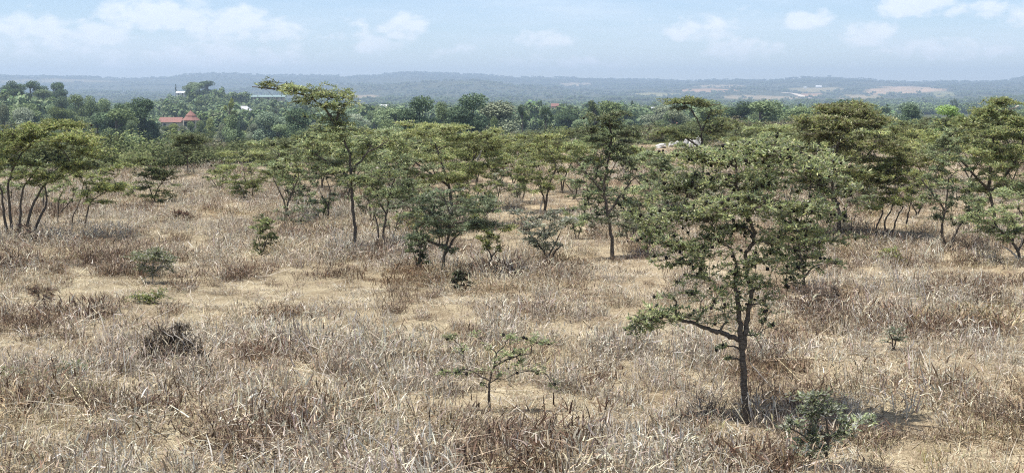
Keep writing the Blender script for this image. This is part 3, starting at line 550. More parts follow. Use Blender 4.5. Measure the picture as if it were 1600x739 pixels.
acacia((1290,490), [[(1290,491),(1285,475),(1270,460)],[(1290,490),(1300,470),(1310,455)],[(1300,490),(1322,472),(1335,465)],[(1270,488),(1255,470)]], auto_pads((1232,1350,448,488),16,'dome',.8), 'brown dead twiggy bush behind and right of the largest trunk', cols=[(.12,.085,.06),(.09,.065,.05),(.16,.12,.09)], name='dead_bush', cat='bush', r0=.012, seed=38, dens=170, lf=(.035,.01), k=2, step=.05, twig=.0045, gall=12)
acacia((20,592), [[(20,593),(18,582)],[(22,592),(32,582)],[(18,592),(4,580)]], [(10,580,14,7,0),(30,582,12,6,0),(-5,585,14,6,0)], 'low green weed at the left edge of the near grass', cols=DG+MG+GG, name='weed', cat='plant', r0=.006, dens=500, lf=(.04,.014), k=3, step=.03, twig=.0025, seed=39, stemname='stem', crownname='foliage')
acacia((112,585), [[(112,586),(110,576)],[(113,586),(124,576)],[(110,586),(98,578)]], [(98,574,16,7,0),(120,570,18,7,0),(135,576,10,5,0)], 'grey-green weed right of the weed at the left edge', cols=GG+MG[:1], name='weed', cat='plant', r0=.006, dens=420, lf=(.04,.013), k=3, step=.03, twig=.0025, seed=40, stemname='stem', crownname='foliage')
acacia((270,572), [[(240,570),(236,545),(228,525)],[(262,572),(258,545),(250,520)],[(285,572),(282,545),(276,518)],[(305,572),(308,550),(314,532)],[(322,570),(326,555),(332,545)]], [(232,540,22,16,10),(260,535,26,18,20),(290,545,24,16,10),(315,552,16,12,0),(262,556,40,10,-5),(230,560,16,8,0),(248,520,18,10,5),(275,516,16,8,10)], 'large dead tussock with its shaded hollow painted dark in the near left grass', cols=[(.07,.05,.04),(.12,.09,.065),(.05,.038,.03),(.22,.18,.13)], name='dead_bush', cat='bush', r0=.009, dens=430, lf=(.06,.008), spread=1.1, k=4, step=.04, twig=.004, seed=41, flat=1.2, upb=.9, wood='bark', pale=[[(255,517),(270,532),(282,572)],[(270,516),(290,540),(298,572)],[(285,520),(303,545),(308,574)]])  # dead tussock; darkest colours stand in for shade in its hollow
acacia((62,468), [[(62,469),(60,458)],[(64,469),(72,458)]], auto_pads((36,88,450,470),7,'dome'), 'small dark brown dead clump in the left grass', cols=[(.10,.07,.05),(.14,.10,.075)], name='dead_bush', cat='bush', r0=.01, dens=220, lf=(.05,.01), k=3, step=.04, twig=.004, seed=42, flat=1, upb=.6)
acacia((272,348), [[(272,349),(266,340)],[(280,349),(290,338)]], auto_pads((245,310,332,350),8,'dome'), 'dark brown dead clump below the lone little umbrella tree', cols=[(.10,.07,.05),(.15,.10,.07)], name='dead_bush', cat='bush', r0=.012, dens=120, lf=(.07,.014), k=3, step=.05, twig=.006, seed=43, flat=1, upb=.6)
acacia((38,382), [[(38,384),(34,370)],[(44,384),(52,368)],[(30,384),(24,366)]], auto_pads((14,62,352,384),9,'dome'), 'heap of dead dark twigs at the foot of the left edge tree', cols=[(.07,.05,.04),(.10,.075,.06)], name='dead_bush', cat='bush', r0=.014, dens=150, lf=(.07,.01), k=3, step=.05, twig=.006, seed=44, flat=1, upb=.5)
# trees filling the belt behind
FILL = [ # base, crown x0 x1 top bottom, colours, label
 ((640,345),(600,668,225,315),MG,'shadowed acacia behind the twin stemmed acacia'),
 ((770,330),(735,805,250,308),YG,'low yellow-green acacia between the two broad crowns'),
 ((812,318),(780,845,240,300),MG+YG,'low bushy acacia left of the trunk with the leaning stick'),
 ((895,312),(862,925,225,295),MG,'mid green acacia left of the tall dark acacia, mostly hidden'),
 ((1002,370),(965,1050,285,352),MG+GG[2:3],'shrubby acacia at the left rim of the largest tree'),
 ((1010,300),(975,1052,232,285),YG+MG,'low acacia below the white stones, left of them'),
 ((1062,310),(1025,1105,246,295),YG,'yellow-green low acacia right in front of the white stones'),
 ((1140,300),(1100,1180,215,285),MG+YG,'acacia behind the top of the largest tree'),
 ((1195,305),(1160,1230,218,290),YG+MG,'acacia just left of the brownish dome, behind the largest tree'),
 ((1345,335),(1300,1395,262,320),MG+DG[2:],'acacia under the right side of the brownish dome'),
 ((1430,340),(1398,1470,268,325),YG+MG,'acacia left of the forked V trunk, further back'),
 ((1522,345),(1490,1560,285,335),MG,'acacia right of the forked V trunk, further back'),
 ((1455,300),(1415,1500,225,290),YG,'yellow-green acacia right of the brownish dome, further back'),
 ((340,300),(312,368,258,290),MG,'low small acacia left of the dead forked top'),
 ((440,305),(415,470,248,295),YG+MG,'yellow-green acacia left above the black bush'),
 ((490,292),(455,525,232,282),YG,'flat yellow acacia top above the black bush, further back'),
 ((565,300),(520,600,215,285),YG+MG,'acacia behind the tallest slim acacia, further back'),
 ((150,290),(118,178,242,280),MG,'low acacia right behind the left edge crown'),
 ((12,318),(-30,45,262,305),MG,'acacia behind the far left stems'),
 ((1600,350),(1560,1650,270,335),MG,'acacia at the right edge behind the crooked one'),
 ((610,290),(575,650,228,278),MG,'acacia behind the broad flat topped one, to its left'),
 ((800,290),(770,835,222,275),YG+MG,'acacia behind the broad flat topped one, to its right'),
]
R = np.random.default_rng(77)
for i, (b, cr, cols, lab) in enumerate(FILL):
    cx = (cr[0]+cr[1])/2; hw = (cr[1]-cr[0])/2; m = cr[3]
    R = np.random.default_rng(500+i)
    st = [[(b[0],b[1]+1),(b[0]+R.normal(0,3),(b[1]+m)/2),(cx-hw*.3,m-8)],[(b[0],b[1]),(b[0]+5,(b[1]+m)/2),(cx+hw*.3,m-12)]]
    acacia(b, st, auto_pads(cr, 16, ['flat','dome'][i % 2], .85), lab, cols=cols, r0=.028, gall=8, seed=100+i, group='acacias in the thicket behind', **MID)
R = np.random.default_rng(78); THICK = []
for i in range(64):
    g_ = np.random.default_rng(900+i)
    px = 445+1200*((i*0.618034) % 1); Yd = 31+47*((i*0.754878) % 1)**.9
    if px < 640: Yd = 30+24*((i*0.754878) % 1)
    p = at(px,200,Yd); p[2] = gz(p[0],p[1]); s_ = Yd/F; by = float(to_pix(p[0],p[1],p[2])[1])
    hh = g_.uniform(1.9,2.75)/s_; hw = g_.uniform(.9,1.5)/s_; cr = (px-hw,px+hw,by-hh,by-hh*g_.uniform(.34,.5))
    if 990 < px < 1125: cr = (px-hw*.8,px+hw*.8,max(by-hh,238),max(by-hh*.3,258))
    lim = g_.uniform(203,228) if px < 1130 else g_.uniform(180,215)
    cr = (cr[0],cr[1],max(cr[2],lim),max(cr[3],lim+26))
    R = np.random.default_rng(700+i); m = cr[3]
    st = [[(px,by+1),(px+R.normal(0,3),(by+m)/2),(px-hw*.3,m-8)],[(px,by),(px+5,(by+m)/2),(px+hw*.35,m-10)]]
    fl = i % 3
    acacia((px,by), st, auto_pads(cr, 11, ['flat','dome','flat'][fl], .95), ['flat topped acacia in the thicket across the middle of the field','rounded shadowy acacia in the thicket across the middle of the field','yellow-green acacia in the thicket across the middle of the field'][fl], cols=[MG+YG[:1], MG+DG[2:]+GG[:(i % 3)], YG+YG+MG][fl], r0=.03, gall=6, seed=300+i, Y=Yd, group=['flat acacias of the thicket','rounded acacias of the thicket','yellow-green acacias of the thicket'][fl], **{**MID,'dens':70,'lf':(.085,.024),'step':.055,'twig':.006,'bare':.1*(i % 4)})
for i in range(48):
    g_ = np.random.default_rng(1500+i); px = 450+1180*((i*0.618034+.3) % 1); by = 300+80*((i*0.754878+.2) % 1)
    if 1080 < px < 1240 and by > 350: by -= 50
    if by > 345: px = 455+ (px-455)*.52 if px > 700 else px
    o_ = base(px,by); s_ = o_[1]/F; hh = g_.uniform(.5,1.0)/s_; hw = g_.uniform(.35,.6)/s_; R = np.random.default_rng(1600+i)
    st = [[(px,by+1),(px-4,by-hh*.4),(px-hw*.5,by-hh*.75)],[(px+2,by),(px+hw*.3,by-hh*.5),(px+hw*.5,by-hh*.8)]]
    acacia((px,by), st, auto_pads((px-hw,px+hw,by-hh,by-hh*.25),8,'vase',1.0), ['grey-green scraggly thorn shrub under the acacias of the thicket','olive scraggly thorn shrub under the acacias of the thicket','half bare dark thorn shrub under the acacias of the thicket'][i % 3], name='thorn_shrub', cat='shrub', cols=[GG+MG[:1],MG+YG[:1],DG+BR[:1]][i % 3], r0=.014, gall=6, thorn=.3, seed=1700+i, group=['grey-green shrubs of the thicket','olive shrubs of the thicket','half bare shrubs of the thicket'][i % 3], **{**MID,'dens':85,'bare':[.2,.1,.5][i % 3]})
R = np.random.default_rng(9)

# loose pale sticks near the big tree
for q, lab in (([(1172,566),(1190,588),(1212,614)],'pale dead stick leaning from the trunk of the largest tree'), ([(1168,612),(1172,640),(1178,668)],'short pale stick at the foot of the largest tree'), ([(1236,645),(1250,668),(1258,692)],'pale dead stalk left of the grey-green shrub'), ([(455,515),(480,545),(500,575)],'long pale stalk bent over in the left grass')):
    g0 = base(q[-1][0], q[-1][1]); pts = [at(a,b_,g0[1]) for a,b_ in q]; mb = MB(); ln = smooth_line(pts,4,.004); tube(mb, ln, np.linspace(.004,.009,len(ln)), 5)
    tag(mb.obj('dead_stick',[M['pale_wood']],None,g0,True), lab, 'stick')

# ------------------------------------------------------------------ white stones at the field edge
for i,(px,w,h) in enumerate(((1034,16,5),(1048,9,5),(1059,11,6),(1069,10,8),(1083,13,9),(1091,10,11),(1076,9,5))):
    Y = 69+ [0,1,.5,1.5,0,2,-.7][i]; p = at(px+R.normal(0,2), 231, Y); p[2] = gz(p[0],p[1]); s = Y/F
    # two rounds of splitting give the stone its facets
    v, f = ICO_V.copy(), ICO_F
    edges = {}; vv = list(v); ff = []
    for a,b_,c_ in f:
        m=[]
        for e in ((a,b_),(b_,c_),(c_,a)):
            k_ = tuple(sorted(e))
            if k_ not in edges: edges[k_]=len(vv); vv.append(unit((v[e[0]]+v[e[1]])[None])[0])
            m.append(edges[k_])
        ff += [(a,m[0],m[2]),(b_,m[1],m[0]),(c_,m[2],m[1]),tuple(m)]
    vv = np.array(vv); vv *= (1+R.normal(0,.17,(len(vv),1))); vv = vv @ np.array([[1,.25*R.normal(),.2*R.normal()],[0,1,.2*R.normal()],[0,0,1]])
    vv *= np.array([w*s/2, w*s/2*.8, h*s/1.1]); vv[:,2] += h*s*.6
    mb = MB(); mb.add(vv+p, ff); lab = ['flat pale slab at the left end of the white stones','small pale stone second from the left in the pile','low white stone third from the left in the pile','rounded white stone in the middle of the pile','largest rounded white stone, right of the pile\'s middle','greyish white stone at the right end, highest up','small white stone tucked in front of the pile'][i]
    tag(mb.obj('white_stone',[M['stone']],None,p,False), lab, 'stone', 'white stones at the field edge')

# ------------------------------------------------------------------ far trees: crowns of leaf clumps on limbs
def far_tree(kind, seed):
    global R
    R = np.random.default_rng(3000+seed)
    tr, cr = MB(), MB()                       # unit tree: height 1, crown half-width about .35
    lob = []
    if kind == 'round':
        tb = .2
        for i in range(15):
            a = R.uniform(0,6.28); t = R.random(); q = .27*math.sin(math.pi*(.15+.75*t))
            lob.append((np.array([math.cos(a)*q*R.uniform(.3,1), math.sin(a)*q*R.uniform(.3,1), i % 3 and .32+.55*t or .18+.4*t]), R.uniform(.10,.17)))
    elif kind == 'gum':                       # tall, clumped high
        tb = .35
        for i in range(11):
            t = R.random(); a = R.uniform(0,6.28); q = .24*math.sin(math.pi*(.2+.7*t))*R.uniform(.4,1.2)
            lob.append((np.array([math.cos(a)*q, math.sin(a)*q, .38+.55*t]), R.uniform(.06,.11)))
    elif kind == 'bushy':
        tb = .1
        for i in range(13):
            a = R.uniform(0,6.28); t = R.random()**.8; q = .36*(1-.8*t)*math.sqrt(R.random())
            lob.append((np.array([math.cos(a)*q, math.sin(a)*q, .14+.74*t]), R.uniform(.12,.18)))
    else:                                     # spire
        tb = .1
        for i in range(16):
            t = (i+.5)/16; q = .13*(1-t)+.02; a = R.uniform(0,6.28)
            lob.append((np.array([math.cos(a)*q, math.sin(a)*q, .12+.82*t]), .10*(1-t)+.035))
    tube(tr, [(0,0,-.03),(.008,0,tb),(.0,.01,.55),(0,0,.8)], [.03,.024,.015,.006], 6)
    for c, r in lob:
        z0 = R.uniform(tb, max(tb+.01, min(.75, c[2]-.05))); tube(tr, [(0,0,z0),(c[0]*.5,c[1]*.5,(z0+c[2])/2+.02),c], [.011,.008,.004], 4)
        n = int(420*(r/.13)**1.6)+60
        g = unit(R.normal(0,1,(n,3)))*(R.random((n,1))**.33)*r*np.array([1,1,.85]); P = c+g
        nn = unit(g*np.array([1,1,1.2])/r + R.normal(0,.95,(n,3))); a = unit(np.cross(nn, R.normal(0,1,(n,3)))); b_ = np.cross(nn,a)
        s = R.uniform(.009,.019,n)[:,None]
        v = np.stack([P-a*s, P-b_*s*.7, P+a*s, P+b_*s*.7],1).reshape(-1,3)
        cl = np.array([.5,.5,.5])*R.uniform(.8,1.2)
        cr.add(v, np.arange(n*4).reshape(n,4), np.repeat(np.clip(cl*(1+R.normal(0,.18,(n,1))),.1,1)*np.ones((n,3)),4,0))
    return tr.mesh('trunk',[M['bark']]), cr
TM = {k: [far_tree(k, i*10+j) for j in range(3)] for i,k in enumerate(('round','gum','bushy','spire'))}
TINTS = {'dark':(.105,.15,.08),'mid':(.21,.265,.135),'pale':(.29,.325,.225),'yellow':(.31,.36,.15),'blue':(.185,.24,.155),'bright':(.22,.31,.085)}
CM = {}
def crown_mesh(kind, j, tint):
    k = (kind, j, tint)
    if k not in CM:
        mb = TM[kind][j][1]; q = MB(); q.v=mb.v; q.f4=mb.f4; q.m4=mb.m4; q.n=mb.n
        q.c = [c*2*np.array(TINTS[tint]) for c in mb.c]; CM[k] = q.mesh('crown',[M['tree']])
    return CM[k]
def put_tree(kind, px, Y, ytop, wpx, tint, label, group=None, j=None):
    p = at(px, 150, Y); p[2] = gz(p[0],p[1]); top = at(px, ytop, Y)[2]; h = max(2.5, top-p[2]); w = wpx*Y/F/(.53 if kind == 'round' else .62)
    if kind == 'gum': w = wpx*Y/F/.5
    if kind == 'spire': w = wpx*Y/F/.4
    j = int(R.integers(0,3)) if j is None else j
    r = empty({'round':'broadleaf_tree','gum':'eucalyptus_tree','bushy':'bushy_tree','spire':'cypress_tree'}[kind], p); r.scale = (w,w,h); r.rotation_euler.z = R.uniform(0,6.28)
    tag(r, label, 'tree', group)
    for nm, me in (('trunk',TM[kind][j][0]),('crown',crown_mesh(kind,j,tint))):
        o = bpy.data.objects.new(nm, me); C.objects.link(o); o.parent = r
    return r
R = np.random.default_rng(21)
FT = [
 ('round',224,240,146,48,'dark','largest dark broadleaf tree left of the red roofed houses'),
 ('round',17,500,126,30,'dark','leftmost of the tall dark trees on the left skyline'),
 ('round',33,505,129,30,'dark','second of the tall dark trees on the left skyline'),
 ('round',47,490,123,32,'dark','highest of the tall dark trees on the left skyline'),
 ('round',64,510,131,28,'dark','low rounded tree among the tall dark trees on the left skyline'),
 ('round',84,490,126,36,'dark','broad dark tree at the right end of the left skyline group'),
 ('bushy',35,250,166,46,'pale','pale grey-green tree behind the left edge acacia'),
 ('bushy',24,470,138,40,'dark','dark bush at the left foot of the left skyline group'),
 ('bushy',66,475,139,44,'mid','dense bush at the right foot of the left skyline group'),
 ('bushy',5,230,160,26,'pale','pale tree cut by the left edge of the view'),
 ('round',122,330,144,36,'mid','tall loose crowned tree above the left edge acacia'),
 ('round',142,300,149,32,'mid','second loose crowned tree left of the largest dark broadleaf tree'),
 ('round',168,300,150,30,'mid','loose tree with a dark top left of the largest dark broadleaf tree'),
 ('round',184,260,161,30,'dark','dark narrow tree left of the largest dark broadleaf tree'),
 ('bushy',108,290,164,28,'mid','rounded mid green tree below the loose crowned trees'),
 ('round',75,300,160,28,'mid','rounded tree under the left skyline group'),
 ('bushy',150,250,172,28,'blue','blue-green bush below the loose crowned trees'),
 ('round',197,290,155,22,'mid','tree just left behind the largest dark broadleaf tree'),
 ('round',95,360,150,32,'blue','blue-green tree crown under the broad skyline tree'),
 ('bushy',203,215,186,26,'mid','bush at the left foot of the largest dark broadleaf tree'),
 ('round',325,800,124,36,'dark','large round crown on the rise right of the white house'),
 ('round',300,800,128,28,'mid','left tree of the clump on the rise by the white house'),
 ('round',312,790,127,28,'mid','middle tree of the clump on the rise by the white house'),
 ('spire',275,900,130,5,'dark','thin dark cypress spire beside the white house'),
 ('gum',358,300,149,22,'yellow','tall yellow-green tree right of the pavilion roof'),
 ('bushy',364,215,172,36,'mid','dense green tree in front of the grey roofed house'),
 ('bushy',344,240,188,22,'pale','pale bush right of the pavilion roof'),
 ('bushy',325,300,180,22,'yellow','light yellowish bush just right of the pavilion'),
 ('round',412,330,172,28,'blue','blue-green tree right of the grey roofed house'),
 ('round',449,250,181,28,'mid','round green tree left of the tallest slim acacia'),
 ('gum',431,420,152,20,'blue','hazy tall tree behind the leaning leafy arm'),
 ('bushy',395,260,192,24,'pale','whitish bush under the grey roofed house'),
 ('bushy',422,250,190,20,'pale','second whitish bush under the grey roofed house'),
 ('round',655,200,145,58,'dark','left of the two big round trees above the middle'),
 ('round',730,190,141,70,'dark','right and wider of the two big round trees above the middle'),
 ('round',692,230,158,32,'mid','smaller tree between the two big round trees'),
 ('gum',790,260,158,24,'dark','dark tall tree right of the two big round trees'),
 ('gum',816,265,164,22,'dark','second dark tall tree right of the two big round trees'),
 ('gum',853,240,166,22,'dark','pointed dark tree left of the ochre house'),
 ('bushy',770,210,176,24,'mid','green bush at the right foot of the wider round tree'),
 ('gum',845,500,156,10,'dark','small dark tree left of the ochre house on the skyline slope'),
 ('round',878,480,160,13,'dark','small dark tree right of the ochre house'),
 ('gum',918,520,160,10,'dark','left of a pair of small dark trees on the valley rim'),
 ('gum',929,520,158,11,'dark','right of a pair of small dark trees on the valley rim'),
 ('round',968,540,162,16,'blue','low blue-green tree right of the pair on the valley rim'),
 ('gum',988,560,156,10,'blue','tall hazy tree left of the pale block house'),
 ('round',1002,500,165,18,'mid','tree in front left of the pale block house'),
 ('round',1490,78,168,54,'bright','bright green rounded tree top above the right hand acacias'),
 ('bushy',256,290,196,22,'mid','bush hiding the wall under the long red roof'),
 ('bushy',284,285,195,18,'pale','pale bush between the long red roof and the pavilion'),
 ('bushy',296,300,188.5,20,'mid','round bush right in front of the pavilion wall'),
 ('bushy',270,292,192,24,'yellow','yellowish bush in front of the long red roofed house'),
 ('bushy',312,280,187,22,'mid','bush hiding the lower wall of the pavilion'),
 ('bushy',1150,150,196,40,'mid','rounded bush right of the open crowned dark acacia'),
]
for k, px, Y, yt, w, tint, lab in FT: put_tree(k, px, Y, yt, w, tint, lab)
R = np.random.default_rng(22)
KIND_LAB = {'round':'rounded green tree in the hazy woodland of the valley','bushy':'low bushy tree in the hazy woodland of the valley','gum':'tall thin tree in the hazy woodland of the valley'}
n = 0
while n < 190:
    px = R.uniform(-150,1750); Y = 10**R.uniform(math.log10(200), math.log10(900))
    if 243 < px < 400 and Y < 560: continue
    k = str(R.choice(['round','bushy','round','gum'],p=[.35,.35,.2,.1])); g = gz((px-CX)/F*Y, Y)
    h = R.uniform(5,10)*(1.25 if k=='gum' else .9); yt = HZ + F*(CAMZ-g-h)/Y
    if yt < 151: continue
    put_tree(k, px, Y, yt, h*F/Y*(.5 if k=='gum' else R.uniform(.75,1.15)), str(R.choice(['mid','mid','dark','blue','pale','yellow'],p=[.4,.2,.18,.17,.04,.01])), KIND_LAB[k], {'round':'rounded trees of the valley','bushy':'bushy trees of the valley','gum':'tall trees of the valley'}[k]); n += 1

# ------------------------------------------------------------------ scrub below the field and woodland far off
def clump(n, flat, size, cols, lobes=5, rad=.5):
    mb = MB(); cols = np.asarray(cols)
    for i in range(lobes):
        a = R.uniform(0,6.28); q = rad*R.random()**.5; c = np.array([math.cos(a)*q, math.sin(a)*q, flat*R.uniform(.35,.8)]); r = rad*R.uniform(.4,.6)
        g = unit(R.normal(0,1,(n,3)))*(R.random((n,1))**.4)*np.array([r,r,flat*.32]); P = c+g
        nn = unit(g+R.normal(0,.4,(n,3))*r+np.array([0,0,.3*r])); a_ = unit(np.cross(nn,R.normal(0,1,(n,3)))); b_ = np.cross(nn,a_); s = R.uniform(.6,1.3,n)[:,None]*size
        v = np.stack([P-a_*s,P-b_*s*.6,P+a_*s,P+b_*s*.6],1).reshape(-1,3); mb.add(v, np.arange(n*4).reshape(n,4), np.repeat(pal(cols,n,.15),4,0))
    return mb
R = np.random.default_rng(31)
sc = [clump(330,.6,.021,[(.115,.135,.065),(.135,.15,.075),(.10,.115,.06)],6,.55) for _ in range(3)] + [clump(330,.6,.021,[(.18,.16,.11),(.15,.14,.09)],6,.55)] + [clump(330,.8,.021,[(.17,.21,.085),(.20,.23,.10)],6,.5)]
for k in sc: tube(k,[(0,0,-.05),(0,0,.35)],[.02,.012],4,(.08,.07,.06))
n = 6500; th = R.uniform(-.50,.50,n); r = np.sqrt(R.uniform(55**2,380**2,n)); r[:1900] = R.uniform(56,150,1900); x, y = np.sin(th)*r, np.cos(th)*r; px = CX+F*x/y
ed = np.interp(px,[0,500,600,900,1030,1100,1200,1600],[61,61,70,88,79,79,92,92]); K = r > ed+R.uniform(0,6,n)
x,y,r = x[K],y[K],r[K]; n = len(x); s = R.uniform(1.8,4.2,n); sz = s*R.uniform(.45,.75,n)
brn = vnoise(x,y,.05,5) > .62
t = np.where(brn, np.where(R.random(n)<.7,3,0), R.choice([0,1,2,4],n,p=[.3,.25,.25,.2]))
scatter('scrub', sc, [M['tree']], np.stack([x,y,ground(x,y)],-1), np.stack([0*x,0*x,R.uniform(0,6.28,n)],-1), np.stack([s,s,sz],-1), t, label='low olive and brown scrub beyond the edge of the field', cat='scrub')
wd = [clump(80,.9,.085,[(.16,.215,.105),(.20,.25,.125),(.13,.18,.09)],5,.5) for _ in range(4)] + [clump(80,.8,.085,[(.19,.22,.13),(.16,.20,.11)],5,.5)]
n = 26000; th = R.uniform(-.5,.5,n); r = np.sqrt(R.uniform(420**2,6600**2,n)); m2 = int(n*.32); r[:m2] = R.uniform(380,2600,m2)
x, y = np.sin(th)*r, np.cos(th)*r; z = ground(x,y); qx,qy = to_pix(x,y,z)
d = .6*vnoise(x,y,1/260.,41)+.4*vnoise(x,y,1/90.,42); K = d > .40
K &= ~((qx > 238) & (qx < 322) & (r < 560))
for (fx,fy,a,b_,_) in FIELDS: K &= ~(((qx-fx)/a)**2+((qy-fy)/b_)**2 < .95) | (R.random(n) < .03)
x,y,z,r = x[K],y[K],z[K],r[K]; n = len(x); s = R.uniform(5,11,n)*np.interp(r,[400,2500,6500],[.9,1.1,1.7]); sz = s*R.uniform(.7,1.2,n)/np.interp(r,[400,2500,6500],[1,1.1,1.7])
scatter('distant_woodland', wd, [M['tree']], np.stack([x,y,z-.3],-1), np.stack([0*x,0*x,R.uniform(0,6.28,n)],-1), np.stack([s,s,sz],-1), R.choice(5,n,p=[.23,.23,.22,.22,.1]), label='hazy green woodland covering the valley and far slopes', cat='woodland')
print('woodland', n)

# ------------------------------------------------------------------ houses in the valley
def house(px, Y, ytop, wpx, hpx, wall, roof, label, shape='gable', rot=0., depth=.7, storey=True, name='house'):
    best = None
    for Yq in np.linspace(.75*Y, 1.35*Y, 40):
        tq = at(px, ytop, Yq); e = abs(tq[2]-gz(tq[0],Yq) - 3.3 - hpx*Yq/F) + 2*abs(Yq/Y-1)
        if best is None or e < best[0]: best = (e, Yq)
    Y = best[1]
    s = Y/F; w = wpx*s; top = at(px, ytop, Y); g = gz(top[0], Y); H = top[2]-g
    if H > 7: g = top[2]-7; H = 7.
    H = max(H, 2.6); g = top[2]-H; rh = min(hpx*s, H*.6)
    wallh = H - rh; d = w*depth
    r = empty(name, (top[0], Y, g)); r.rotation_euler.z = rot; tag(r, label, 'house')
    mb = MB(); box(mb, (-w/2,-d/2,-1.5), (w/2,d/2,wallh)); mb.obj('wall',[M[wall]],r)
    o = .06*w; e = wallh+.02; rf = MB()
    if shape == 'gable': v=[(-w/2-o,-d/2-o,e-.1),(w/2+o,-d/2-o,e-.1),(w/2+o,d/2+o,e-.1),(-w/2-o,d/2+o,e-.1),(-w/2-o,0,e+rh),(w/2+o,0,e+rh)]
    elif shape == 'hip': v=[(-w/2-o,-d/2-o,e-.1),(w/2+o,-d/2-o,e-.1),(w/2+o,d/2+o,e-.1),(-w/2-o,d/2+o,e-.1),(-w*.28,0,e+rh),(w*.28,0,e+rh)]
    elif shape == 'pent': v=[(-w/2-o,-d/2-o,e),(w/2+o,-d/2-o,e),(w/2+o,d/2+o,e+rh),(-w/2-o,d/2+o,e+rh),(-w/2-o,d/2+o,e+rh+.12),(w/2+o,d/2+o,e+rh+.12)]
    f4=[(0,1,5,4),(2,3,4,5),(3,2,1,0)]; rf.add(v,f4); rf.add(v,[(3,0,4),(1,2,5)]); ro = rf.obj('roof',[M[roof]],r)
    if w > 4:
        nw = max(2,int(w/2.6)); zz = wallh-1.0
        for i in range(nw):
            cx = -w/2 + (i+.5)*w/nw
            if i == nw//2:
                b = MB(); box(b,(cx-.5,-d/2-.03,wallh-2.3),(cx+.5,-d/2+.02,wallh-.25)); b.obj('door',[M['timber']],r)
            else:
                b = MB(); box(b,(cx-.5,-d/2-.05,zz-.55),(cx+.5,-d/2+.02,zz+.55)); wo = b.obj('window',[M['wall_white']],r)
                b = MB(); box(b,(cx-.42,-d/2-.065,zz-.47),(cx+.42,-d/2-.045,zz+.47)); b.obj('pane',[M['dark_pane']],wo)
    return r
house(268,330,183.5,32,7,'wall_cream','roof_red','long low house with a red tiled roof beside the largest dark broadleaf tree')
# pavilion: two tier pyramid roof on posts
Y=332; s=Y/F; tp=at(298,173,Y); g=gz(tp[0],Y); r=empty('pavilion',(tp[0],Y,g)); tag(r,'house with a tall pointed red pyramid roof next to the long red roof','house')
ev=at(298,188,Y)[2]-g; mid=at(298,180.5,Y)[2]-g; tpz=tp[2]-g; hw=14.5*s
mb=MB(); box(mb,(-hw*.72,-hw*.6,-1.5),(hw*.72,hw*.6,ev)); mb.obj('wall',[M['wall_cream']],r)
mb=MB()
prof=[(hw,ev-.05),(hw*.55,mid-.25),(hw*.6,mid-.1),(0.02,tpz)]
for k in range(8):
    a0,a1=k*math.pi/4+.39,(k+1)*math.pi/4+.39
    for (q0,z0),(q1,z1) in zip(prof,prof[1:]): mb.add([(q0*math.cos(a0),q0*math.sin(a0),z0),(q0*math.cos(a1),q0*math.sin(a1),z0),(q1*math.cos(a1),q1*math.sin(a1),z1),(q1*math.cos(a0),q1*math.sin(a0),z1)],[(0,1,2,3)])
ro=mb.obj('roof',[M['roof_red']],r); mb=MB(); tube(mb,[(0,0,tpz-.1),(0,0,tpz+.5)],[.06,.02],5); mb.obj('finial',[M['roof_red']],ro)
for k in range(4):
    a=k*math.pi/2+.78-.785; mb=MB(); tube(mb,[(hw*.88*math.cos(a+.785),hw*.88*math.sin(a+.785),-1.4),(hw*.88*math.cos(a+.785),hw*.88*math.sin(a+.785),ev)],.12,6); mb.obj('post',[M['wall_cream']],r)
for x0 in (-.4,.4):
    b=MB(); box(b,(x0*hw-.5,-hw*.6-.05,ev-1.5),(x0*hw+.5,-hw*.6+.02,ev-.4)); b.obj('window',[M['dark_pane']],r)
house(378,420,166,28,7,'wall_white','roof_grey','house with a pale grey hipped roof right of the tall yellow-green tree','hip')
house(283,1000,143,13,2,'wall_white','roof_white','small white house on the rise behind the red roofed houses')
house(420,900,149,48,2.5,'wall_cream','roof_teal','long shed with a teal roof behind the leaning leafy arm','gable',depth=.25,name='shed')
house(867,620,162,11,4,'wall_orange','roof_red','little ochre house right of the pointed dark tree')
house(862,560,172,9,2,'wall_white','roof_white','tiny white hut below the ochre house')
house(1047,300,188,20,5,'wall_cream','roof_pink','low house with a faded pink roof left of the open crowned dark acacia')
house(1023,600,168,10,1.5,'wall_white','roof_grey','pale block house beyond the open crowned dark acacia','pent')
house(1279,5000,134,8,2,'wall_white','roof_white','larger white building high on the far right slope','gable',depth=.4)
house(1258,5000,136,4,1,'wall_white','roof_white','smaller white building high on the far right slope')
house(1310,350,168,22,4,'wall_white','roof_white','house with a bright white roof just over the brownish dome acacia')
house(1242,2300,160,6,2,'wall_white','roof_white','white hut in the valley left above the brownish dome acacia')
house(515,520,177,11,3,'wall_cream','roof_white','pale roofed house under the tip of the leaning arm crown')
house(601,480,183,14,3,'wall_white','roof_white','white roofed house left of the two big round trees')
house(582,640,170,18,3,'wall_cream','roof_grey','grey roofed house in the valley left of the two big round trees')
house(600,760,164,12,2.5,'wall_white','roof_white','hazy white house highest up left of the two big round trees')

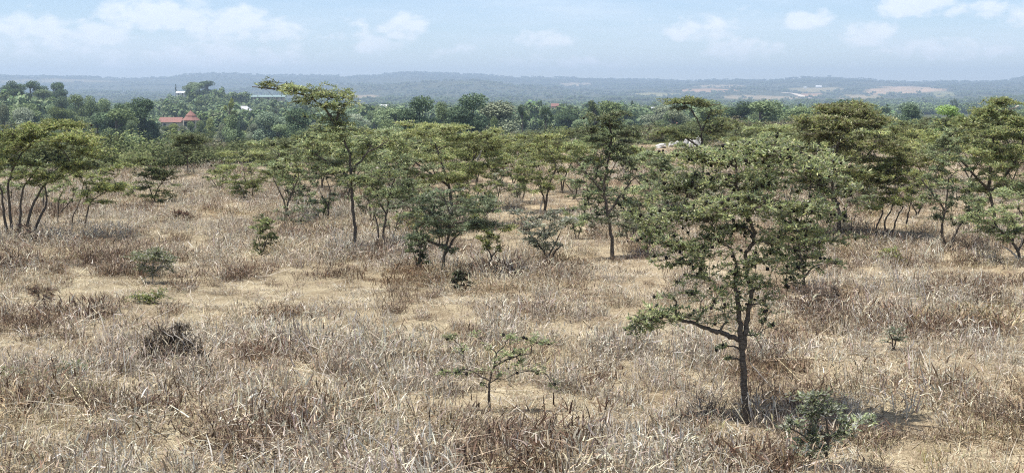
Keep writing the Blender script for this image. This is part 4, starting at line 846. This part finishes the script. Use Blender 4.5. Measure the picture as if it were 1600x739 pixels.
# dirt road on the far slope, laid on the terrain
mb = MB(); L_=[]; 
for (px,py) in ((1222,146.2),(1232,146.2),(1240,147.2),(1248,149.5),(1256,152.2),(1264,154.5)):
    best = None
    for Yq in np.geomspace(2200,5600,700):
        p = at(px,py,Yq)
        if p[2] <= gz(p[0],Yq): best = p; break
    if best is not None: L_.append(best)
L_ = smooth_line(L_,6)
side = unit(np.cross(np.gradient(L_,axis=0)*np.array([1,1,0]),np.array([0,0,1.])))
a, b_ = L_-side*9, L_+side*9
for q in (a,b_): q[:,2] = ground(q[:,0],q[:,1])+1.2
v = np.concatenate([a,b_]); k = len(L_); i = np.arange(k-1); mb.add(v, np.stack([i,i+1,i+1+k,i+k],-1)); mb.obj('dirt_road',[M['road']])['kind']='structure'

# ------------------------------------------------------------------ haze
hz = MB(); zmin = -32; box(hz,(-7800,-7800,zmin-8),(7800,7800,125)); m, nt = newmat('haze_air')
pv = nt.nodes.new('ShaderNodeVolumePrincipled'); pv.inputs['Density'].default_value = 2.5e-4; pv.inputs['Color'].default_value=(.62,.79,1,1); pv.inputs['Anisotropy'].default_value=.2
pv.inputs['Density Attribute'].default_value=''; pv.inputs['Temperature Attribute'].default_value=''; pv.inputs['Color Attribute'].default_value=''
oo = nt.nodes.new('ShaderNodeOutputMaterial'); nt.links.new(pv.outputs[0], oo.inputs['Volume'])
h = hz.obj('haze',[m]); h['kind']='stuff'

# ------------------------------------------------------------------ sky, sun, camera
SUN_EL, SUN_AZ = math.radians(69), math.radians(-112)        # azimuth from straight ahead, to the left
w = bpy.data.worlds.new('World'); bpy.context.scene.world = w; w.use_nodes = True; nt = w.node_tree; nt.nodes.clear(); L = nt.links.new
sky = nt.nodes.new('ShaderNodeTexSky'); sky.sky_type='NISHITA'; sky.sun_disc=False; sky.sun_elevation=SUN_EL; sky.sun_rotation=SUN_AZ; sky.altitude=1700; sky.air_density=1.0; sky.dust_density=.3; sky.ozone_density=3.0
tc = nt.nodes.new('ShaderNodeTexCoord'); sx = nt.nodes.new('ShaderNodeSeparateXYZ'); L(tc.outputs['Generated'], sx.inputs[0])
def mt(op, a, b=None, c=None):
    n = nt.nodes.new('ShaderNodeMath'); n.operation = op
    for i, q in enumerate((a,b,c)):
        if q is None: continue
        if isinstance(q,(int,float)): n.inputs[i].default_value = q
        else: L(q, n.inputs[i])
    return n.outputs[0]
az = mt('ARCTAN2', sx.outputs[0], sx.outputs[1]); el = mt('ARCSINE', sx.outputs[2])
cv = nt.nodes.new('ShaderNodeCombineXYZ'); L(az, cv.inputs[0]); L(mt('MULTIPLY', el, 1.7), cv.inputs[1])
def wn(scale, det, dis=0):
    n = nt.nodes.new('ShaderNodeTexNoise'); n.inputs['Scale'].default_value=scale; n.inputs['Detail'].default_value=det; n.inputs['Roughness'].default_value=.55; n.inputs['Distortion'].default_value=dis; L(cv.outputs[0], n.inputs['Vector']); return n.outputs['Fac']
n1, n2 = wn(20,9,.4), wn(75,6,.3)
CL = [(250,25,85,32,1),(380,45,90,26,.8),(150,62,70,18,.6),(50,50,80,16,.45),(640,45,45,22,.8),(560,72,60,16,.6),(720,78,30,8,.4),(865,62,52,16,.7),(1095,48,50,24,.9),(1150,78,60,16,.5),(1255,38,45,18,.85),(1330,60,60,18,.5),(1415,15,60,22,.8),(1530,28,60,14,.7),(1590,35,50,22,.75),(1480,80,90,14,.4),(330,90,160,18,.4),(60,85,90,18,.4),(900,100,120,10,.25)]
cur = None
for (px,py,a,b,amp) in CL:
    u0, v0 = math.atan((px-CX)/F), math.atan((HZ-py)/F)
    du = mt('DIVIDE', mt('SUBTRACT', az, u0), a/F); dv = mt('DIVIDE', mt('SUBTRACT', el, v0), b/F)
    q = mt('MULTIPLY', mt('SUBTRACT', 1.0, mt('ADD', mt('MULTIPLY',du,du), mt('MULTIPLY',dv,dv))), amp)
    cur = q if cur is None else mt('MAXIMUM', cur, q)
gen = mt('MULTIPLY', mt('SUBTRACT', n1, .55), 2.0)
far = mt('GREATER_THAN', mt('ABSOLUTE', az), .5)
cur = mt('MAXIMUM', mt('MAXIMUM', cur, -.6), mt('SUBTRACT', mt('MULTIPLY', far, mt('ADD', gen, .7)), .6))
dens = mt('ADD', mt('MULTIPLY', cur, .6), mt('ADD', mt('MULTIPLY', mt('SUBTRACT', n1, .5), 2.3), mt('MULTIPLY', mt('SUBTRACT', n2, .5), 1.1)))
mr = nt.nodes.new('ShaderNodeMapRange'); mr.interpolation_type='SMOOTHSTEP'; mr.inputs[1].default_value=-.16; mr.inputs[2].default_value=.44; mr.inputs[4].default_value=.72; L(dens, mr.inputs[0])
sv = nt.nodes.new('ShaderNodeVectorMath'); sv.operation='MULTIPLY'; sv.inputs[1].default_value=(3.2,14,1); L(cv.outputs[0], sv.inputs[0])
nv = nt.nodes.new('ShaderNodeTexNoise'); nv.inputs['Scale'].default_value=1.0; nv.inputs['Detail'].default_value=7; nv.inputs['Roughness'].default_value=.62; L(sv.outputs[0], nv.inputs['Vector'])
veil = nt.nodes.new('ShaderNodeMapRange'); veil.interpolation_type='SMOOTHSTEP'; veil.inputs[1].default_value=.38; veil.inputs[2].default_value=.72; veil.inputs[4].default_value=.5; L(nv.outputs['Fac'], veil.inputs[0])
tint = nt.nodes.new('ShaderNodeMix'); tint.data_type='RGBA'; tint.blend_type='MULTIPLY'; tint.inputs[0].default_value=1; tint.inputs[7].default_value=(1.0,.98,1.03,1); L(sky.outputs[0], tint.inputs[6])
cc = nt.nodes.new('ShaderNodeMix'); cc.data_type='RGBA'; L(n2, cc.inputs[0]); cc.inputs[6].default_value=(6.9,7.5,8.4,1); cc.inputs[7].default_value=(9.0,9.1,9.3,1)
mv = nt.nodes.new('ShaderNodeMix'); mv.data_type='RGBA'; L(veil.outputs[0], mv.inputs[0]); L(tint.outputs[2], mv.inputs[6]); mv.inputs[7].default_value=(7.2,7.8,8.7,1)
mx = nt.nodes.new('ShaderNodeMix'); mx.data_type='RGBA'; L(mr.outputs[0], mx.inputs[0]); L(mv.outputs[2], mx.inputs[6]); L(cc.outputs[2], mx.inputs[7])
bg = nt.nodes.new('ShaderNodeBackground'); bg.inputs['Strength'].default_value=.088; L(mx.outputs[2], bg.inputs[0])
ow = nt.nodes.new('ShaderNodeOutputWorld'); L(bg.outputs[0], ow.inputs[0])
sl = bpy.data.lights.new('sun','SUN'); sl.energy=4.6; sl.angle=math.radians(.55); sl.color=(1,.95,.87)
so = bpy.data.objects.new('sun', sl); C.objects.link(so)
from mathutils import Vector
sd = Vector((math.cos(SUN_EL)*math.sin(SUN_AZ), math.cos(SUN_EL)*math.cos(SUN_AZ), math.sin(SUN_EL)))
so.rotation_euler = (-sd).to_track_quat('-Z','Y').to_euler(); so.location = (0,0,60)
cd = bpy.data.cameras.new('camera'); cd.sensor_width = 36; cd.lens = 36*F/1600; cd.clip_start=.1; cd.clip_end=30000
co = bpy.data.objects.new('camera', cd); C.objects.link(co); co.location=(0,0,CAMZ); co.rotation_euler=(math.pi/2-PITCH,0,0)
S = bpy.context.scene; S.camera = co
S.render.engine='CYCLES'; S.cycles.max_bounces=5; S.cycles.diffuse_bounces=2; S.cycles.glossy_bounces=1; S.cycles.transmission_bounces=3; S.cycles.volume_bounces=0; S.cycles.transparent_max_bounces=4
S.cycles.use_denoising=False; S.cycles.filter_width=1.1; S.cycles.caustics_reflective=False; S.cycles.caustics_refractive=False
S.view_settings.view_transform='Standard'; S.view_settings.look='None'; S.view_settings.exposure=.72; S.view_settings.gamma=1
